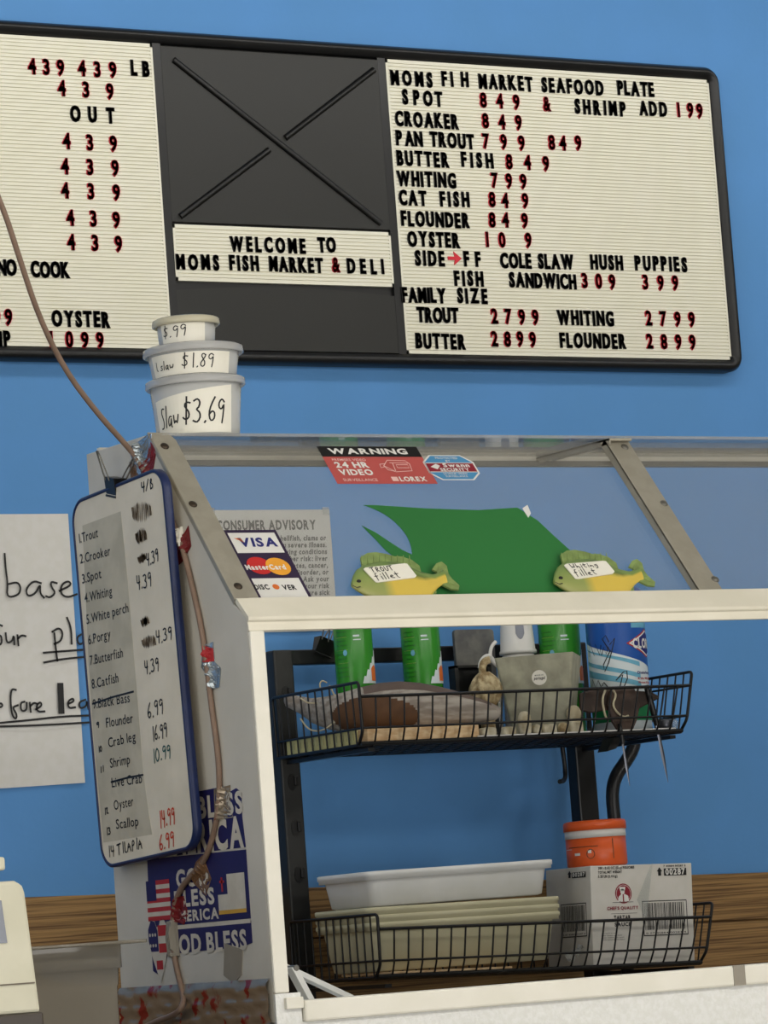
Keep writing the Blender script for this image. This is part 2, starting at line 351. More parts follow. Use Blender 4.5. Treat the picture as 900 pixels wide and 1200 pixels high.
ST = {'0': [[(.3,1),(.08,.8),(.02,.4),(.2,.02),(.42,.1),(.55,.5),(.48,.85),(.3,1)]], '1': [[(.3,1),(.27,0)]],
 '3': [[(.08,.9),(.3,1),(.48,.85),(.4,.62),(.2,.55),(.45,.45),(.52,.22),(.3,0),(.05,.1)]], '4': [[(.12,1),(.05,.45),(.5,.5)],[(.45,.95),(.38,0)]],
 '6': [[(.42,1),(.12,.6),(.05,.25),(.2,0),(.45,.12),(.45,.38),(.25,.45),(.08,.3)]], '8': [[(.45,.85),(.25,1),(.08,.8),(.45,.35),(.35,.02),(.1,.05),(.05,.3),(.42,.7),(.45,.88)]],
 '9': [[(.48,.85),(.3,1),(.08,.82),(.12,.58),(.35,.55),(.48,.85),(.46,.4),(.38,0)]], '7': [[(.05,.95),(.5,1),(.25,0)]], '2': [[(.05,.8),(.25,1),(.45,.8),(.05,0),(.5,.05)]],
 '5': [[(.45,1),(.12,.95),(.1,.6),(.4,.5),(.4,.1),(.08,.05)]], '.': [[(.1,.02),(.16,.08)]], '$': [[(.5,.8),(.25,.85),(.1,.68),(.45,.45),(.45,.2),(.2,.12),(.05,.22)],[(.28,1.05),(.24,-.05)]],
 '/': [[(.45,1),(.05,0)]], 'S': [[(.45,.95),(.2,1),(.08,.75),(.4,.4),(.35,.05),(.05,.05)]], 's': [[(.35,.5),(.12,.5),(.1,.35),(.34,.2),(.25,0),(.02,.03)]],
 'l': [[(.15,1),(.1,0)]], 'a': [[(.42,.48),(.2,.52),(.05,.25),(.15,0),(.38,.2),(.42,.5),(.4,.05),(.5,0)]], 'w': [[(.02,.5),(.1,.02),(.25,.35),(.38,.02),(.5,.52)]],
 'L': [[(.1,1),(.07,0),(.3,.02)]], 'T': [[(.0,.95),(.55,1)],[(.28,.98),(.25,0)]], 'R': [[(.1,0),(.1,1),(.42,.9),(.38,.55),(.12,.5),(.5,0)]], 'O': [[(.28,1),(.06,.6),(.15,.05),(.42,.1),(.5,.6),(.28,1)]],
 'U': [[(.06,1),(.08,.2),(.25,0),(.45,.2),(.5,1)]], 'I': [[(.25,1),(.22,0)]], 'A': [[(.02,0),(.26,1),(.5,0)],[(.1,.38),(.44,.4)]], 'P': [[(.1,0),(.12,1),(.45,.9),(.42,.55),(.12,.48)]],
 'B': [[(.1,0),(.12,1),(.4,.88),(.14,.55),(.48,.35),(.4,.02),(.1,0)]], 'f': [[(.4,.95),(.25,1),(.2,.5),(.18,-.1)],[(.05,.52),(.38,.55)]], 'i': [[(.15,.5),(.14,0)],[(.15,.72),(.17,.78)]],
 't': [[(.2,.9),(.18,.1),(.35,0)],[(.02,.58),(.4,.62)]], 'e': [[(.06,.28),(.4,.32),(.3,.52),(.08,.4),(.08,.08),(.4,.05)]], 'h': [[(.08,1),(.06,0),(.12,.35),(.32,.5),(.38,0)]],
 'n': [[(.06,.5),(.06,0),(.12,.35),(.32,.5),(.38,0)]], 'g': [[(.4,.5),(.12,.5),(.08,.2),(.35,.15),(.4,.5),(.36,-.3),(.08,-.25)]], 'W': [[(.02,1),(.12,0),(.27,.6),(.4,0),(.52,1)]], 'o': [[(.22,.5),(.05,.25),(.2,0),(.4,.22),(.22,.5)]],
 'r': [[(.06,.5),(.06,0),(.1,.35),(.35,.5)]], 'u': [[(.05,.5),(.08,.05),(.3,.08),(.36,.5),(.36,0)]], 'p': [[(.1,.5),(.06,-.4)],[(.1,.4),(.35,.5),(.4,.2),(.1,.05)]], 'N': [[(.05,0),(.08,1),(.42,0),(.48,1)]]}
def hand(mb, F, s, u, v, h, wd, m=0, n=0.0005, width=None, shear=0.1, rot=0.0):
    adv = []
    for ch in s: adv.append(0.35 if ch == ' ' else max(p[0] for st in ST[ch] for p in st) + 0.16)
    sx = h if not width else width / sum(adv)
    x = 0
    for ch, a in zip(s, adv):
        if ch != ' ':
            jy = random.uniform(-.05, .05)
            for st in ST[ch]:
                pts = []
                for i, (p, q) in enumerate(st):
                    pts.append(((x + p)*sx + q*h*shear, (q + jy)*h))
                sm = []
                for i in range(len(pts)-1):
                    sm.append(pts[i]); sm.append(((pts[i][0]+pts[i+1][0])/2, (pts[i][1]+pts[i+1][1])/2))
                sm.append(pts[-1])
                if len(pts) > 2:
                    for i in range(2, len(sm)-2, 2): sm[i] = ((sm[i-1][0]+sm[i+1][0])/4 + sm[i][0]/2, (sm[i-1][1]+sm[i+1][1])/4 + sm[i][1]/2)
                c, s_ = math.cos(rot), math.sin(rot)
                mb.ribbon(F, [(u + a_*c - b_*s_, v + a_*s_ + b_*c) for a_, b_ in sm], wd, n, m)
        x += a

# ================================================================== the room
W = 1.5
MB().box((-5, W, 0), (6, W + .1, 3.0)).build('wall_back', 'wall', kind='structure')
MB().box((-5, -8.0, -.1), (6, W + .1, 0)).build('floor', 'floor', kind='structure')
MB().box((-5, -8.0, 3.0), (6, W + .1, 3.1)).build('ceiling', 'ceiling', kind='structure')
MB().box((-5.1, -8.0, 0), (-5, W, 3.0)).build('wall_left', 'sidewall', kind='structure')
MB().box((6, -8.0, 0), (6.1, W, 3.0)).build('wall_right', 'sidewall', kind='structure')
zt = lambda x: 1.327 + (x - 0.40) * (1.29 - 1.327) / 1.47          # the panelling's top edge is not quite level
def plank(b, z0, z1):   # z0, z1 functions of x
    b.hexa([(-2, W - .02, z0(-2)), (4, W - .02, z0(4)), (4, W, z0(4)), (-2, W, z0(-2))], [(-2, W - .02, z1(-2)), (4, W - .02, z1(4)), (4, W, z1(4)), (-2, W, z1(-2))])
b = MB(); b.hexa([(-2, W - .012, 0), (4, W - .012, 0), (4, W, 0), (-2, W, 0)], [(-2, W - .012, zt(-2) - .004), (4, W - .012, zt(4) - .004), (4, W, zt(4) - .004), (-2, W, zt(-2) - .004)]); plank(b, lambda x: zt(x) - .083, zt); plank(b, lambda x: zt(x) - .22, lambda x: zt(x) - .086); plank(b, lambda x: zt(x) - .60, lambda x: zt(x) - .223)
plank(b, lambda x: 0, lambda x: zt(x) - .603)
b.build('trim_1', 'wood', kind='structure', bevel=.002)

# ================================================================== menu board
FW = plane((0, W, 0), (1, 0, 0), (0, -1, 0))
def pw(x, y): return FW.px(x, y, .02)
board = thing('menu_board', (0.97, W, 2.2), 'long black framed menu letter board mounted on the blue wall', 'menu board')
BX0, BX1, BZ0, BZ1 = 0.02, 1.905, 2.199, 2.765
def rrect(x0, z0, x1, z1, r, k=6):
    p = []
    for cx, cz, a0 in ((x1-r, z0+r, -90), (x1-r, z1-r, 0), (x0+r, z1-r, 90), (x0+r, z0+r, 180)):
        for i in range(k+1):
            a = math.radians(a0 + 90*i/k); p.append((cx + r*math.cos(a), cz + r*math.sin(a)))
    return p
prof = [(0.0, 0.0), (0.0, .022), (.006, .030), (.012, .031), (.016, .026), (.020, .024), (.022, .016), (.022, 0.012)]
rings = []
for d, n in prof: rings.append([FW(u, v, n) for u, v in rrect(BX0 + d, BZ0 + d, BX1 - d, BZ1 - d, max(.03 - d, .006))])
b = MB(); b.loft(rings, 0, caps=False)
for xa in (0.728, 1.172): b.box((xa, W - .0195, BZ0 + .02), (xa + .016, W - .008, BZ1 - .02))
b.box((BX0 + .02, W - .012, BZ0 + .02), (BX1 - .02, W - .001, BZ1 - .02))
b.build('frame', 'black', board)
def groove_panel(x0, z0, x1, z1, bord=.006, lab=None):
    b = MB(); pitch = .00635
    b.box((x0, W - .018, z0), (x1, W - .012, z1))
    # border slip and ribs; the gaps between ribs are the slots that take the letters
    for a, c in (((x0, z0), (x1, z0 + bord)), ((x0, z1 - bord), (x1, z1)), ((x0, z0), (x0 + bord*.7, z1)), ((x1 - bord*.7, z0), (x1, z1))):
        b.box((a[0], W - .0205, a[1]), (c[0], W - .017, c[1]))
    z = z0 + bord + .001
    while z + pitch < z1 - bord + .001:
        b.box((x0 + .004, W - .0205, z), (x1 - .004, W - .017, z + pitch*.70)); z += pitch
    return b.build('letter_panel', 'cream', board, label=lab)
PZ0, PZ1 = 2.2215, 2.742
lp = groove_panel(0.042, PZ0, 0.728, PZ1, lab='left cream letter panel with red prices')
rp = groove_panel(1.188, PZ0, 1.883, PZ1, lab='right cream letter panel listing seafood plates')
wp = groove_panel(0.744, 2.338, 1.172, 2.434, lab='white welcome strip under the black square')
b = MB(); b.box((.744, W - .020, 2.438), (1.172, W - .012, PZ1 - .002)); cp = b.build('picture_panel', 'blackpanel', board, bevel=.001, label='black square panel with moulded cross ribs')
Fn = plane((0, W - .020, 0), (1, 0, 0), (0, -1, 0))
for a, c in (((203, 70), (446, 262)), ((438, 82), (334, 162)), ((315, 176), (211, 254))):
    pa, pc = Fn.px(*a), Fn.px(*c); b = MB()
    b.tube([Fn(*pa, 0), Fn(*pc, 0)], .0058, 8, 0)
    b.build('rib', 'groove', cp)
b = MB(); cur = [(.744, 2.222), (1.172, 2.222), (1.172, 2.322)] + [(1.172 - .428*i/10, 2.322 + .010*math.sin(math.pi*i/10)) for i in range(1, 10)] + [(.744, 2.322)]
b.prism(FW, cur, .012, .019); b.build('blank_panel', 'blackpanel', board)
def line(parent, items, org, sc, mm, h=.0252):
    for it in items:
        s, x0, x1, yb = it[:4]; m = 1 if (len(it) > 4 and it[4] == 'r') else 0
        a = FW.px(org[0] + x0/sc, org[1] + yb/sc, .021); c = FW.px(org[0] + x1/sc, org[1] + yb/sc, .021)
        if m or len(s) <= 3:                                         # widely spaced: every character a piece of its own
            hw_ = .0125*.62; k = len(s)
            for i, ch in enumerate(s):
                g = GL[(1, ch)][2]*h/CAP*(.74 if ch.isdigit() else .62); u = a[0] + (c[0] - a[0] - g)*(i/(k-1) if k > 1 else 0)
                b = MB(); slots(b, FW, ch, u, u + g, a[1], h, 0, n=.0225, thick=.002); b.build('digit' if ch.isdigit() else 'letter', 'redink' if m else 'ink', parent)
            continue
        b = MB(); slots(b, FW, s, a[0], c[0], a[1], h, 0, n=.0225, thick=.002)
        b.build('lettering', 'redink' if m else 'ink', parent, label=('red' if m else 'black') + ' lettering reading ' + s.replace('&', 'and'))
K = 900/460
line(rp, [('MOMS',36,130,115),('FI',153,178,117),('H',197,218,119),('MARKET',238,360,123),('SEAFOOD',382,522,131),('PLATE',556,638,138),
 ('S',63,78,160),('POT',88,153,161),('849',240,330,167,'r'),('&',385,405,175,'r'),('SHRIMP',458,573,181),('ADD',606,668,184),('199',693,750,188,'r'),
 ('CROAKER',46,190,209),('849',245,335,214,'r'),('PAN',48,108,254),('TROUT',126,226,257),('799',246,342,260,'r'),('84',397,437,263,'r'),('9',458,478,265,'r'),
 ('BUTTER',50,168,299),('FISH',198,270,303),('849',299,398,308,'r'),('WHITING',50,184,346),('799',266,346,350,'r'),('CAT',55,117,391),('FISH',149,215,393),('84',260,305,395,'r'),('9',336,356,398,'r'),
 ('FLOUNDER',60,215,438),('84',260,306,441,'r'),('9',335,354,443,'r'),('OYSTER',75,193,485),('10',254,298,486,'r'),('9',343,362,488,'r'),
 ('SIDE',92,158,529),('FF',204,241,531),('COLE',287,357,534),('SLAW',374,454,536),('HUSH',494,567,538),('PUPPIES',596,714,540),
 ('FISH',182,247,575),('SANDWICH',308,460,579),('309',474,550,581,'r'),('399',613,694,584,'r'),('FAMILY',62,161,613),('SIZE',189,256,615),
 ('TROUT',96,190,659),('2799',266,374,662,'r'),('WHITING',418,546,665),('2799',620,732,667,'r'),('BUTTER',93,206,719),('2899',266,368,714,'r'),('FLOUNDER',424,574,717),('2899',622,734,719,'r')], (440, 40), K, 0)
a = FW.px(440 + 182/K, 40 + 514/K, .022); b = MB(); u, v = a
b.prism(FW, [(u-.014, v-.003), (u, v-.003), (u-.002, v-.012), (u+.014, v), (u-.002, v+.012), (u, v+.003), (u-.014, v+.003)], .0205, .0225); b.build('arrow', 'redink', rp, label='red arrow after the word SIDE')
line(lp, [('439',65,147,168,'r'),('439',179,267,173,'r'),('LB',301,342,172),('439',133,260,219,'r'),('OUT',162,262,277),('439',144,268,340,'r'),('439',140,272,397,'r'),
 ('439',141,275,453,'r'),('439',153,275,516,'r'),('439',155,280,572,'r'),('NO',-6,38,630),('COOK',72,160,634),('99',-16,28,744,'r'),('OYSTER',120,252,747),('SHRIMP',-92,24,793),('1099',115,238,795,'r'),
 ('TROUT',-330,-220,166),('SPOT',-330,-240,215),('WHITING',-330,-200,336)], (0, 0), K, 0)
line(wp, [('WELCOME',528,700,575),('TO',730,770,577),('MOMS',405,502,616),('FISH',527,593,618),('MARKET',618,740,621),('&',762,784,623,'r'),('DELI',797,880,625)], (0, 0), K, 0, h=.0245)

# ================================================================== handwritten poster and advisory sheet on the wall
FP = plane((0, W - .002, 0), (1, 0, 0), (0, -1, 0))
x0 = -0.15; z0, z1 = 1.505, 1.947; x1 = .521
b = MB(); n = 14
rows = []
for i in range(n + 1):
    x = x0 + (x1 - x0)*i/n; y = W - .003 - .002*(1 + math.sin(i*.9)); rows.append((V3((x, y, z0 + .002*math.sin(i*.5))), V3((x, y - .001, z1))))
vs = [p for r in rows for p in r]; b.add(vs, [(2*i, 2*i+2, 2*i+3, 2*i+1) for i in range(n)], 0, True)
vs2 = [p + V3((0, .0012, 0)) for p in vs]; b.add(vs2, [(2*i+1, 2*i+3, 2*i+2, 2*i) for i in range(n)], 0, True)
ST3 = [[(18,230),(22,290),(30,345),(26,402),(72,392),(82,365),(70,340),(35,348)], [(160,345),(130,335),(100,368),(108,398),(140,385),(158,345),(156,385),(172,402)],
 [(222,345),(198,338),(200,360),(218,382),(196,402),(180,396)], [(232,375),(280,352),(268,335),(240,350),(236,385),(262,402),(300,388)],
 [(-8,505),(8,512)], [(-14,560),(4,545),(8,580),(-8,588)], [(22,540),(26,580),(48,572),(54,545),(56,584)], [(68,548),(72,588)], [(70,562),(84,548),(100,552)],
 [(212,540),(218,600),(224,648)], [(204,535),(232,518),(246,540),(238,572),(212,582)], [(262,480),(278,520),(280,582)], [(318,545),(300,556),(306,585),(326,580),(326,550)],
 [(170,617),(230,612),(330,605)], [(172,655),(240,642),(330,633)],
 [(-8,832),(12,826),(4,812),(-8,820)], [(62,762),(44,758),(40,800),(46,860),(62,878),(66,858),(48,830),(70,822)], [(96,808),(80,812),(82,846),(104,842),(104,812)], [(116,812),(120,848)], [(118,826),(132,812),(144,816)], [(140,838),(164,824),(158,808),(142,822),(146,848),(174,846)],
 [(268,816),(290,806),(284,794),(264,808),(268,834),(294,830)], [(334,800),(308,810),(312,836),(338,826),(338,800),(345,836)],
 [(0,891),(120,880),(240,866),(350,862)], [(0,905),(170,900),(350,889)]]
for st in ST3:
    pts = [V3((*FP.px(x/3.335, 580 + y/3.335, .006), 0)) for x, y in st]
    for _ in range(2):
        q_ = [pts[0]]
        for i in range(len(pts)-1): q_ += [pts[i]*.75 + pts[i+1]*.25, pts[i]*.25 + pts[i+1]*.75]
        pts = q_ + [pts[-1]]
    pts = [(p.x, p.y) for p in pts]
    b.ribbon(FP, pts, .0034, .0062, 1)
pts = [FP.px(x/3.335, 580 + y/3.335, .006) for x, y in [(236, 745), (240, 845)]]; b.ribbon(FP, pts, .011, .0062, 1)
tag(b.build('paper_poster', ['paper', 'ink']), 'white paper poster with handwritten notice and underlined words on blue wall', 'poster')

b = MB(); b.box((.782, W - .004, 1.745), (1.019, W - .001, 1.952), 0)
FA = plane((0, W - .004, 0), (1, 0, 0), (0, -1, 0))
p = FA.px(254, 621); q = FA.px(370, 616); text(b, FA, 'CONSUMER ADVISORY', p[0], p[1], .0155, 1, width=q[0]-p[0], bold=1)
for i, s in enumerate(['raw or undercooked shellfish, clams or', 'fish can cause you severe illness.', 'People with the following conditions', 'are at a higher risk: liver', 'disease, alcoholism, diabetes, cancer,', 'stomach or blood disorder, or', 'an immune illness. Ask your', 'doctor about your risk', 'if you are sick']):
    v = FA.px(383, 633 + i*8.0)[1]; text(b, FA, s, 1.008, v, .0085, 1, align='r', bold=1, ratio=.9, shear=.12)
for (cx, cz) in ((.79, 1.947), (1.012, 1.947)): b.box((cx - .006, W - .0048, cz - .004), (cx + .006, W - .001, cz + .009), 2)
tag(b.build('advisory_sheet', ['lam', 'greytext', 'cellophane']), 'grey laminated consumer advisory sheet on the wall seen through the case glass', 'notice')

# ================================================================== display case
XR = 1.42
case = thing('display_case', (0.7, 0.2, 0), 'white glass topped seafood display case standing in front of the rack', 'display case')
FL = plane((0, 0, 0), (0, -1, 0), (-1, 0, 0))            # outer face of the left end panel: u towards the room, v up
FR = plane((0, -.003, 0), (1, 0, 0), (0, -1, 0))
FS = plane((0, .025, 1.648), (1, 0, 0), (0, -.238, .197))
SL = .309
side = [(-.405, 1.122), (-.002, 1.122), (-.002, 1.620), (-.0315, 1.6405), (-.2245, 1.8765), (-.234, 1.884), (-.405, 1.884)]
b = MB(); b.prism(FL, side, -.018, 0); b.build('end_panel', 'panel', case, bevel=.0015)
b = MB(); b.prism(plane((XR, 0, 0), (0, -1, 0), (-1, 0, 0)), side, -.018, 0); b.build('end_panel', 'panel', case, bevel=.0015)
for xx in (0, XR - .0025):
    b = MB(); b.box((xx - .0004, -.004, 1.158), (xx + .0205, .0012, 1.604)); b.build('corner_post', 'post', case, bevel=.002)
prof = [(.025, 1.648), (.003, 1.627), (-.003, 1.621), (-.003, 1.617), (0, 1.615), (-.002, 1.604), (.006, 1.604), (.080, 1.622), (.080, 1.634), (.029, 1.632), (.029, 1.648)]
b = MB(); b.loft([[(x, y, z) for y, z in prof] for x in (.0181, XR - .0005)], 0, smooth=False)
prof2 = prof[:6] + [(.0015, 1.604), (.0012, 1.619), (.0285, 1.6425)]
for xa, xb in ((-.0005, .0181), (XR - .0005, XR + .0185)): b.loft([[(x, y, z) for y, z in prof2] for x in (xa, xb)], 0, smooth=False)
b.build('ledge_rail', 'white', case, bevel=.001)
b = MB(); b.box((0.037, -.010, 1.121), (XR + .018, .03, 1.1475)); sill = b.build('sill_rail', 'post', case, bevel=.003)
Fsl = plane((0, -.0102, 0), (1, 0, 0), (0, -1, 0)); p = Fsl.px(859, 1136); q = Fsl.px(874, 1154)
b = MB(); b.box((p[0], -.0112, q[1]), (q[0], -.0095, 1.1478)); b.build('tape_strip', 'greytape', sill, label='grey tape strip wrapped on the sill')
b = MB(); b.box((.012, -.009, 1.138), (.0365, .004, 1.152)); b.build('end_block', 'post', case, bevel=.001)
b = MB(); b.box((0, -.003, .08), (XR + .018, .41, 1.1215)); b.box((0, -.003, 1.1216), (.036, .0012, 1.1575)); b.box((.03, .05, 0), (XR, .38, .08))
b.build('base_panel', 'base', case)
b = MB(); b.prism(plane((0, .40, 0), (1, 0, 0), (0, -1, 0)), [(.018, 1.875), (XR, 1.875), (XR, 1.8925), (.018, 1.8925)], -.008, 0, 0); b.box((.018, .394, 1.868), (XR, .408, 1.8752), 2)
b.box((.018, .3985, 1.8835), (XR, .402, 1.8858), 1)
b.build('rear_rail', ['rail', 'raildark', 'dalu'], case)
b = MB(); b.box((.018, .222, 1.8815), (XR, .3945, 1.8855)); b.build('top_pane', 'glasstop', case, label='clear acrylic top pane')
for u0, u1 in ((.019, .7325), (.7335, XR)):
    b = MB(); b.prism(FS, [(u0, -.004), (u1, -.004), (u1, SL + .008), (u0, SL + .008)], -.024, -.020); b.build('glass_pane', 'glass', case, label='sloping clear acrylic front pane')
# metal strip over the left edge of the glass, and the bar in the middle
b = MB(); b.prism(FS, [(-.0015, 0), (.0345, 0), (.0345, SL - .012), (.028, SL + .002), (-.0015, SL + .003)], -.0058, -.0025); b.prism(FS, [(.0185, 0), (.0345, 0), (.0345, SL - .012), (.0185, SL - .004)], -.020, -.0056); b.prism(FL, [(-.027, 1.6465), (-.032, 1.640), (-.228, 1.878), (-.222, 1.884)], -.0002, .0010)
strip = b.build('corner_strip', 'alu', case, bevel=.0012)
def screw(parent, p, m='screw', r=.0058, n=-.0025):
    u, v = FS.px(p[0], p[1], n); b = MB(); k = 14; o = len(b.v)
    ring = lambda rr, nn: [FS(u + rr*math.cos(i*2*math.pi/k), v + rr*math.sin(i*2*math.pi/k), n + nn) for i in range(k)]
    b.loft([ring(r, -.001), ring(r, .0008), ring(r*.7, .0022), ring(r*.2, .0027)], 0); b.build('screw', m, parent)
for p in ((193, 523), (226, 591), (279, 687)): screw(strip, p)
b = MB(); b.prism(FS, [(.7145, 0), (.7525, 0), (.7525, SL), (.7145, SL)], -.0098, -.0062)
b.prism(FS, [(.7145, 0), (.7165, 0), (.7165, SL), (.7145, SL)], -.0198, -.0064)
b.box((.7145, .215, 1.8775), (.7525, .402, 1.8812)); b.box((.7145, .215, 1.872), (.7165, .402, 1.8812))
bar = b.build('support_bar', 'alu', case, bevel=.0008)
for p in ((732, 524), (778, 590), (838, 679)): screw(bar, p, 'dalu', n=-.0065)
for yy in (.26, .385):
    b = MB(); b.lathe([(.0001, 1.8735), (.003, 1.8742), (.0045, 1.8762), (.0048, 1.878)], (.735, yy, 0), 12, 0); b.build('screw', 'steelrim', bar)
# stickers on the sloping glass
G = -.0197
def gp(x, y): return FS.px(x, y, G)
u0, u1, vt1 = gp(261, 621)[0], gp(323, 621)[0], gp(290, 621)[1]
b = MB(); b.rect(FS, u0, .001, u1, vt1, G, 0); b.rect(FS, u0 + .004, gp(300, 648)[1], u1 - .0045, gp(290, 624.5)[1], G + .0002, 1); b.rect(FS, u0 + .004, .001, u1 - .0045, gp(300, 678)[1], G + .0002, 1)
p, q = gp(281, 640), gp(326, 640); text(b, FS, 'VISA', p[0], p[1] - .001, .0155, 2, n=G + .0004, width=q[0]-p[0], bold=1, shear=.15)
b.poly(FS, [(p[0]-.003, p[1]+.0145), (p[0]+.007, p[1]+.0145), (p[0]+.009, p[1]+.006)], G + .0004, 7)
p = gp(304, 663); q = gp(326, 664); b.disc(FS, p[0], p[1], .0175, .016, G + .0003, 3); b.disc(FS, q[0], q[1], .0175, .016, G + .0004, 4)
p, q = gp(289, 668), gp(336, 668); text(b, FS, 'MasterCard', p[0], p[1], .0088, 1, n=G + .0006, width=q[0]-p[0], bold=1)
p, q = gp(299, 691), gp(349, 691); text(b, FS, 'DISC', p[0], p[1], .0085, 5, n=G + .0004, width=.0215, bold=1); text(b, FS, 'VER', q[0] - .021, q[1], .0085, 5, n=G + .0004, width=.020, bold=1)
b.disc(FS, (p[0]+q[0])/2 + .001, p[1] + .0042, .0048, .0048, G + .0004, 6)
b.poly(FS, [(u1 - .036, .001), (u1 - .0045, .001), (u1 - .0045, .0125)], G + .0004, 6)
b.build('card_sticker', ['stpurple', 'stwhite', 'visanavy', 'mcred', 'mcyel', 'ink', 'orangep', 'orangep'], case, label='card payment sticker with white, purple and white bands')
b = MB(); a0, a1, v0, v1 = gp(371, 523)[0], gp(488, 524)[0], gp(391, 567)[1], gp(371, 523)[1]
vm = v1 - .0205
b.rect(FS, a0, v0, a1, vm, G, 0); b.rect(FS, a0, vm, a1, v1, G, 1)
text(b, FS, 'WARNING', a0 + .014, vm + .0055, .0105, 2, n=G + .0003, width=.122, bold=1, ratio=1)
text(b, FS, 'PREMISES VIDEO', a0 + .012, vm - .0085, .0045, 3, n=G + .0003, width=.052)
text(b, FS, '24 HR', a0 + .012, vm - .0215, .0105, 2, n=G + .0003, width=.052, bold=1); text(b, FS, 'VIDEO', a0 + .012, vm - .036, .0105, 2, n=G + .0003, width=.052, bold=1)
text(b, FS, 'SURVEILLANCE', a0 + .012, v0 + .005, .0052, 3, n=G + .0003, width=.053)
text(b, FS, 'LOREX', a0 + .100, v0 + .005, .0085, 2, n=G + .0003, width=.042, bold=1); b.rect(FS, a0 + .088, v0 + .005, a0 + .0975, v0 + .0135, G + .0003, 3)
cx, cy = a0 + .103, vm - .016
for st in ([(-.016,-.002),(-.006,.009),(.022,.008),(.026,.002),(.024,-.012),(-.002,-.014),(-.016,-.002)], [(-.016,-.002),(-.013,-.010),(-.004,-.013)], [(-.004,.004),(.024,.003)], [(-.002,-.012),(.0,.003)], [(.004,-.006),(.022,-.006),(.022,0),(.004,0),(.004,-.006)], [(-.016,-.004),(-.022,-.006),(-.021,.001),(-.013,.002)]):
    b.ribbon(FS, [(cx + x, cy + y) for x, y in st], .0012, G + .0003, 3)
b.build('warning_sticker', ['warnred', 'ink', 'stwhite', 'pink'], case, label='faded red and black video warning sticker')
b = MB(); p = gp(529, 548); cu, cv = p[0], p[1]; W2, H2 = .0405, .025
octa = lambda s: [(cu + s*x, cv + s*y) for x, y in ((-.62*W2, H2), (.62*W2, H2), (W2, .45*H2), (W2, -.45*H2), (.62*W2, -H2), (-.62*W2, -H2), (-W2, -.45*H2), (-W2, .45*H2))]
b.poly(FS, octa(1.0), G, 0); b.poly(FS, octa(.93), G + .0002, 1); b.rect(FS, cu - .0375, cv - .0095, cu + .0375, cv + .0095, G + .0003, 0); b.rect(FS, cu - .0375, cv - .0083, cu + .0375, cv + .0083, G + .0004, 2)
text(b, FS, 'Swann', cu - .012, cv + .0008, .0068, 0, n=G + .0006, width=.042, bold=1); text(b, FS, 'SECURITY', cu - .020, cv - .0075, .0058, 0, n=G + .0006, width=.046, bold=1)
b.poly(FS, [(cu - .033, cv + .001), (cu - .022, cv + .007), (cu - .017, cv + .003), (cu - .024, cv - .004)], G + .0006, 0)
text(b, FS, 'PROTECTED', cu, cv + .0165, .0042, 0, n=G + .0006, align='c'); text(b, FS, 'BY', cu, cv + .0108, .004, 0, n=G + .0006, align='c')
text(b, FS, '24 HOUR VIDEO', cu, cv - .0145, .0035, 0, n=G + .0006, align='c'); text(b, FS, 'SURVEILLANCE', cu, cv - .0195, .0035, 0, n=G + .0006, align='c')
b.build('security_sticker', ['stwhite', 'skyprint', 'maroon'], case, label='blue and maroon eight sided security sticker')

# stickers on the left end panel
def lp_(x, y): return FL.px(x, y, .001)
def lrow(b, s, x0, x1, yb, h, m, n=.0011, bold=1, **k):
    p = lp_(x0, yb); q = lp_(x1, yb); text(b, FL, s, p[0], p[1], h, m, n=n, width=q[0]-p[0], bold=bold, **k)
U0, U1 = -.318, -.048
b = MB(); b.prism(FL, [(U0 + .02, 1.262), (U1, 1.262), (U1 + .002, 1.41), (U1 - .03, 1.43), (U0 + .03, 1.42)], 0, .0008, 0)
b = MB(); b.prism(FL, [(U0 + .09, 1.340), (U1 + .004, 1.340), (U1, 1.378), (U1 + .002, 1.408), (U1 - .01, 1.414), (U1 - .03, 1.410), (U1 - .06, 1.418), (U0 + .09, 1.416)], 0, .0008, 0)
lrow(b, 'GOD BLESS', 182, 286, 966, .026, 1); lrow(b, 'AMERICA', 186, 287, 1004, .037, 1)
b.build('bumper_sticker', ['navy', 'stcream'], case, label='topmost torn navy bumper sticker, partly behind the whiteboard')
b = MB(); b.prism(FL, [(U0 + .008, 1.252), (U1 + .004, 1.252), (U1 + .004, 1.337), (U0 + .012, 1.340), (U0 + .01, 1.31)], 0, .0008, 0)
for s, x0, x1, yb, h in (('GOD', 207, 245, 1040, .0215), ('BLESS', 205, 252, 1063, .0195), ('AMERICA', 200, 257, 1081, .0130)): lrow(b, s, x0, x1, yb, h, 1)
p, q = lp_(174, 1080), lp_(198, 1030)
for i in range(9): b.rect(FL, p[0], p[1] + (q[1]-p[1])*i/9, q[0], p[1] + (q[1]-p[1])*(i+1)/9, .0011, 2 if i % 2 == 0 else 1)
b.rect(FL, p[0], p[1] + (q[1]-p[1])*.5, p[0] + (q[0]-p[0])*.42, q[1], .0013, 0)
p, q = lp_(257, 1072), lp_(286, 1022); b.rect(FL, p[0], p[1], q[0], q[1], .0011, 1); b.rect(FL, p[0], q[1] - (q[1]-p[1])*.5, p[0] + (q[0]-p[0])*.36, q[1], .0013, 0); b.rect(FL, p[0], p[1], q[0], p[1] + .005, .0013, 3)
u, v = p[0] + (q[0]-p[0])*.18, q[1] - (q[1]-p[1])*.25; b.rect(FL, u - .002, v - .009, u + .002, v + .009, .0015, 2); b.rect(FL, u - .006, v + .002, u + .006, v + .005, .0015, 2)
b.build('bumper_sticker', ['navy', 'stcream', 'stred', 'gold'], case, label='middle navy bumper sticker with a striped flag and a white flag')
b = MB(); b.prism(FL, [(U0 + .008, 1.196), (U0 + .03, 1.188), (U0 + .05, 1.216), (U1 - .02, 1.218), (U1 + .004, 1.222), (U1 + .004, 1.249), (U0 + .008, 1.247)], 0, .0008, 0)
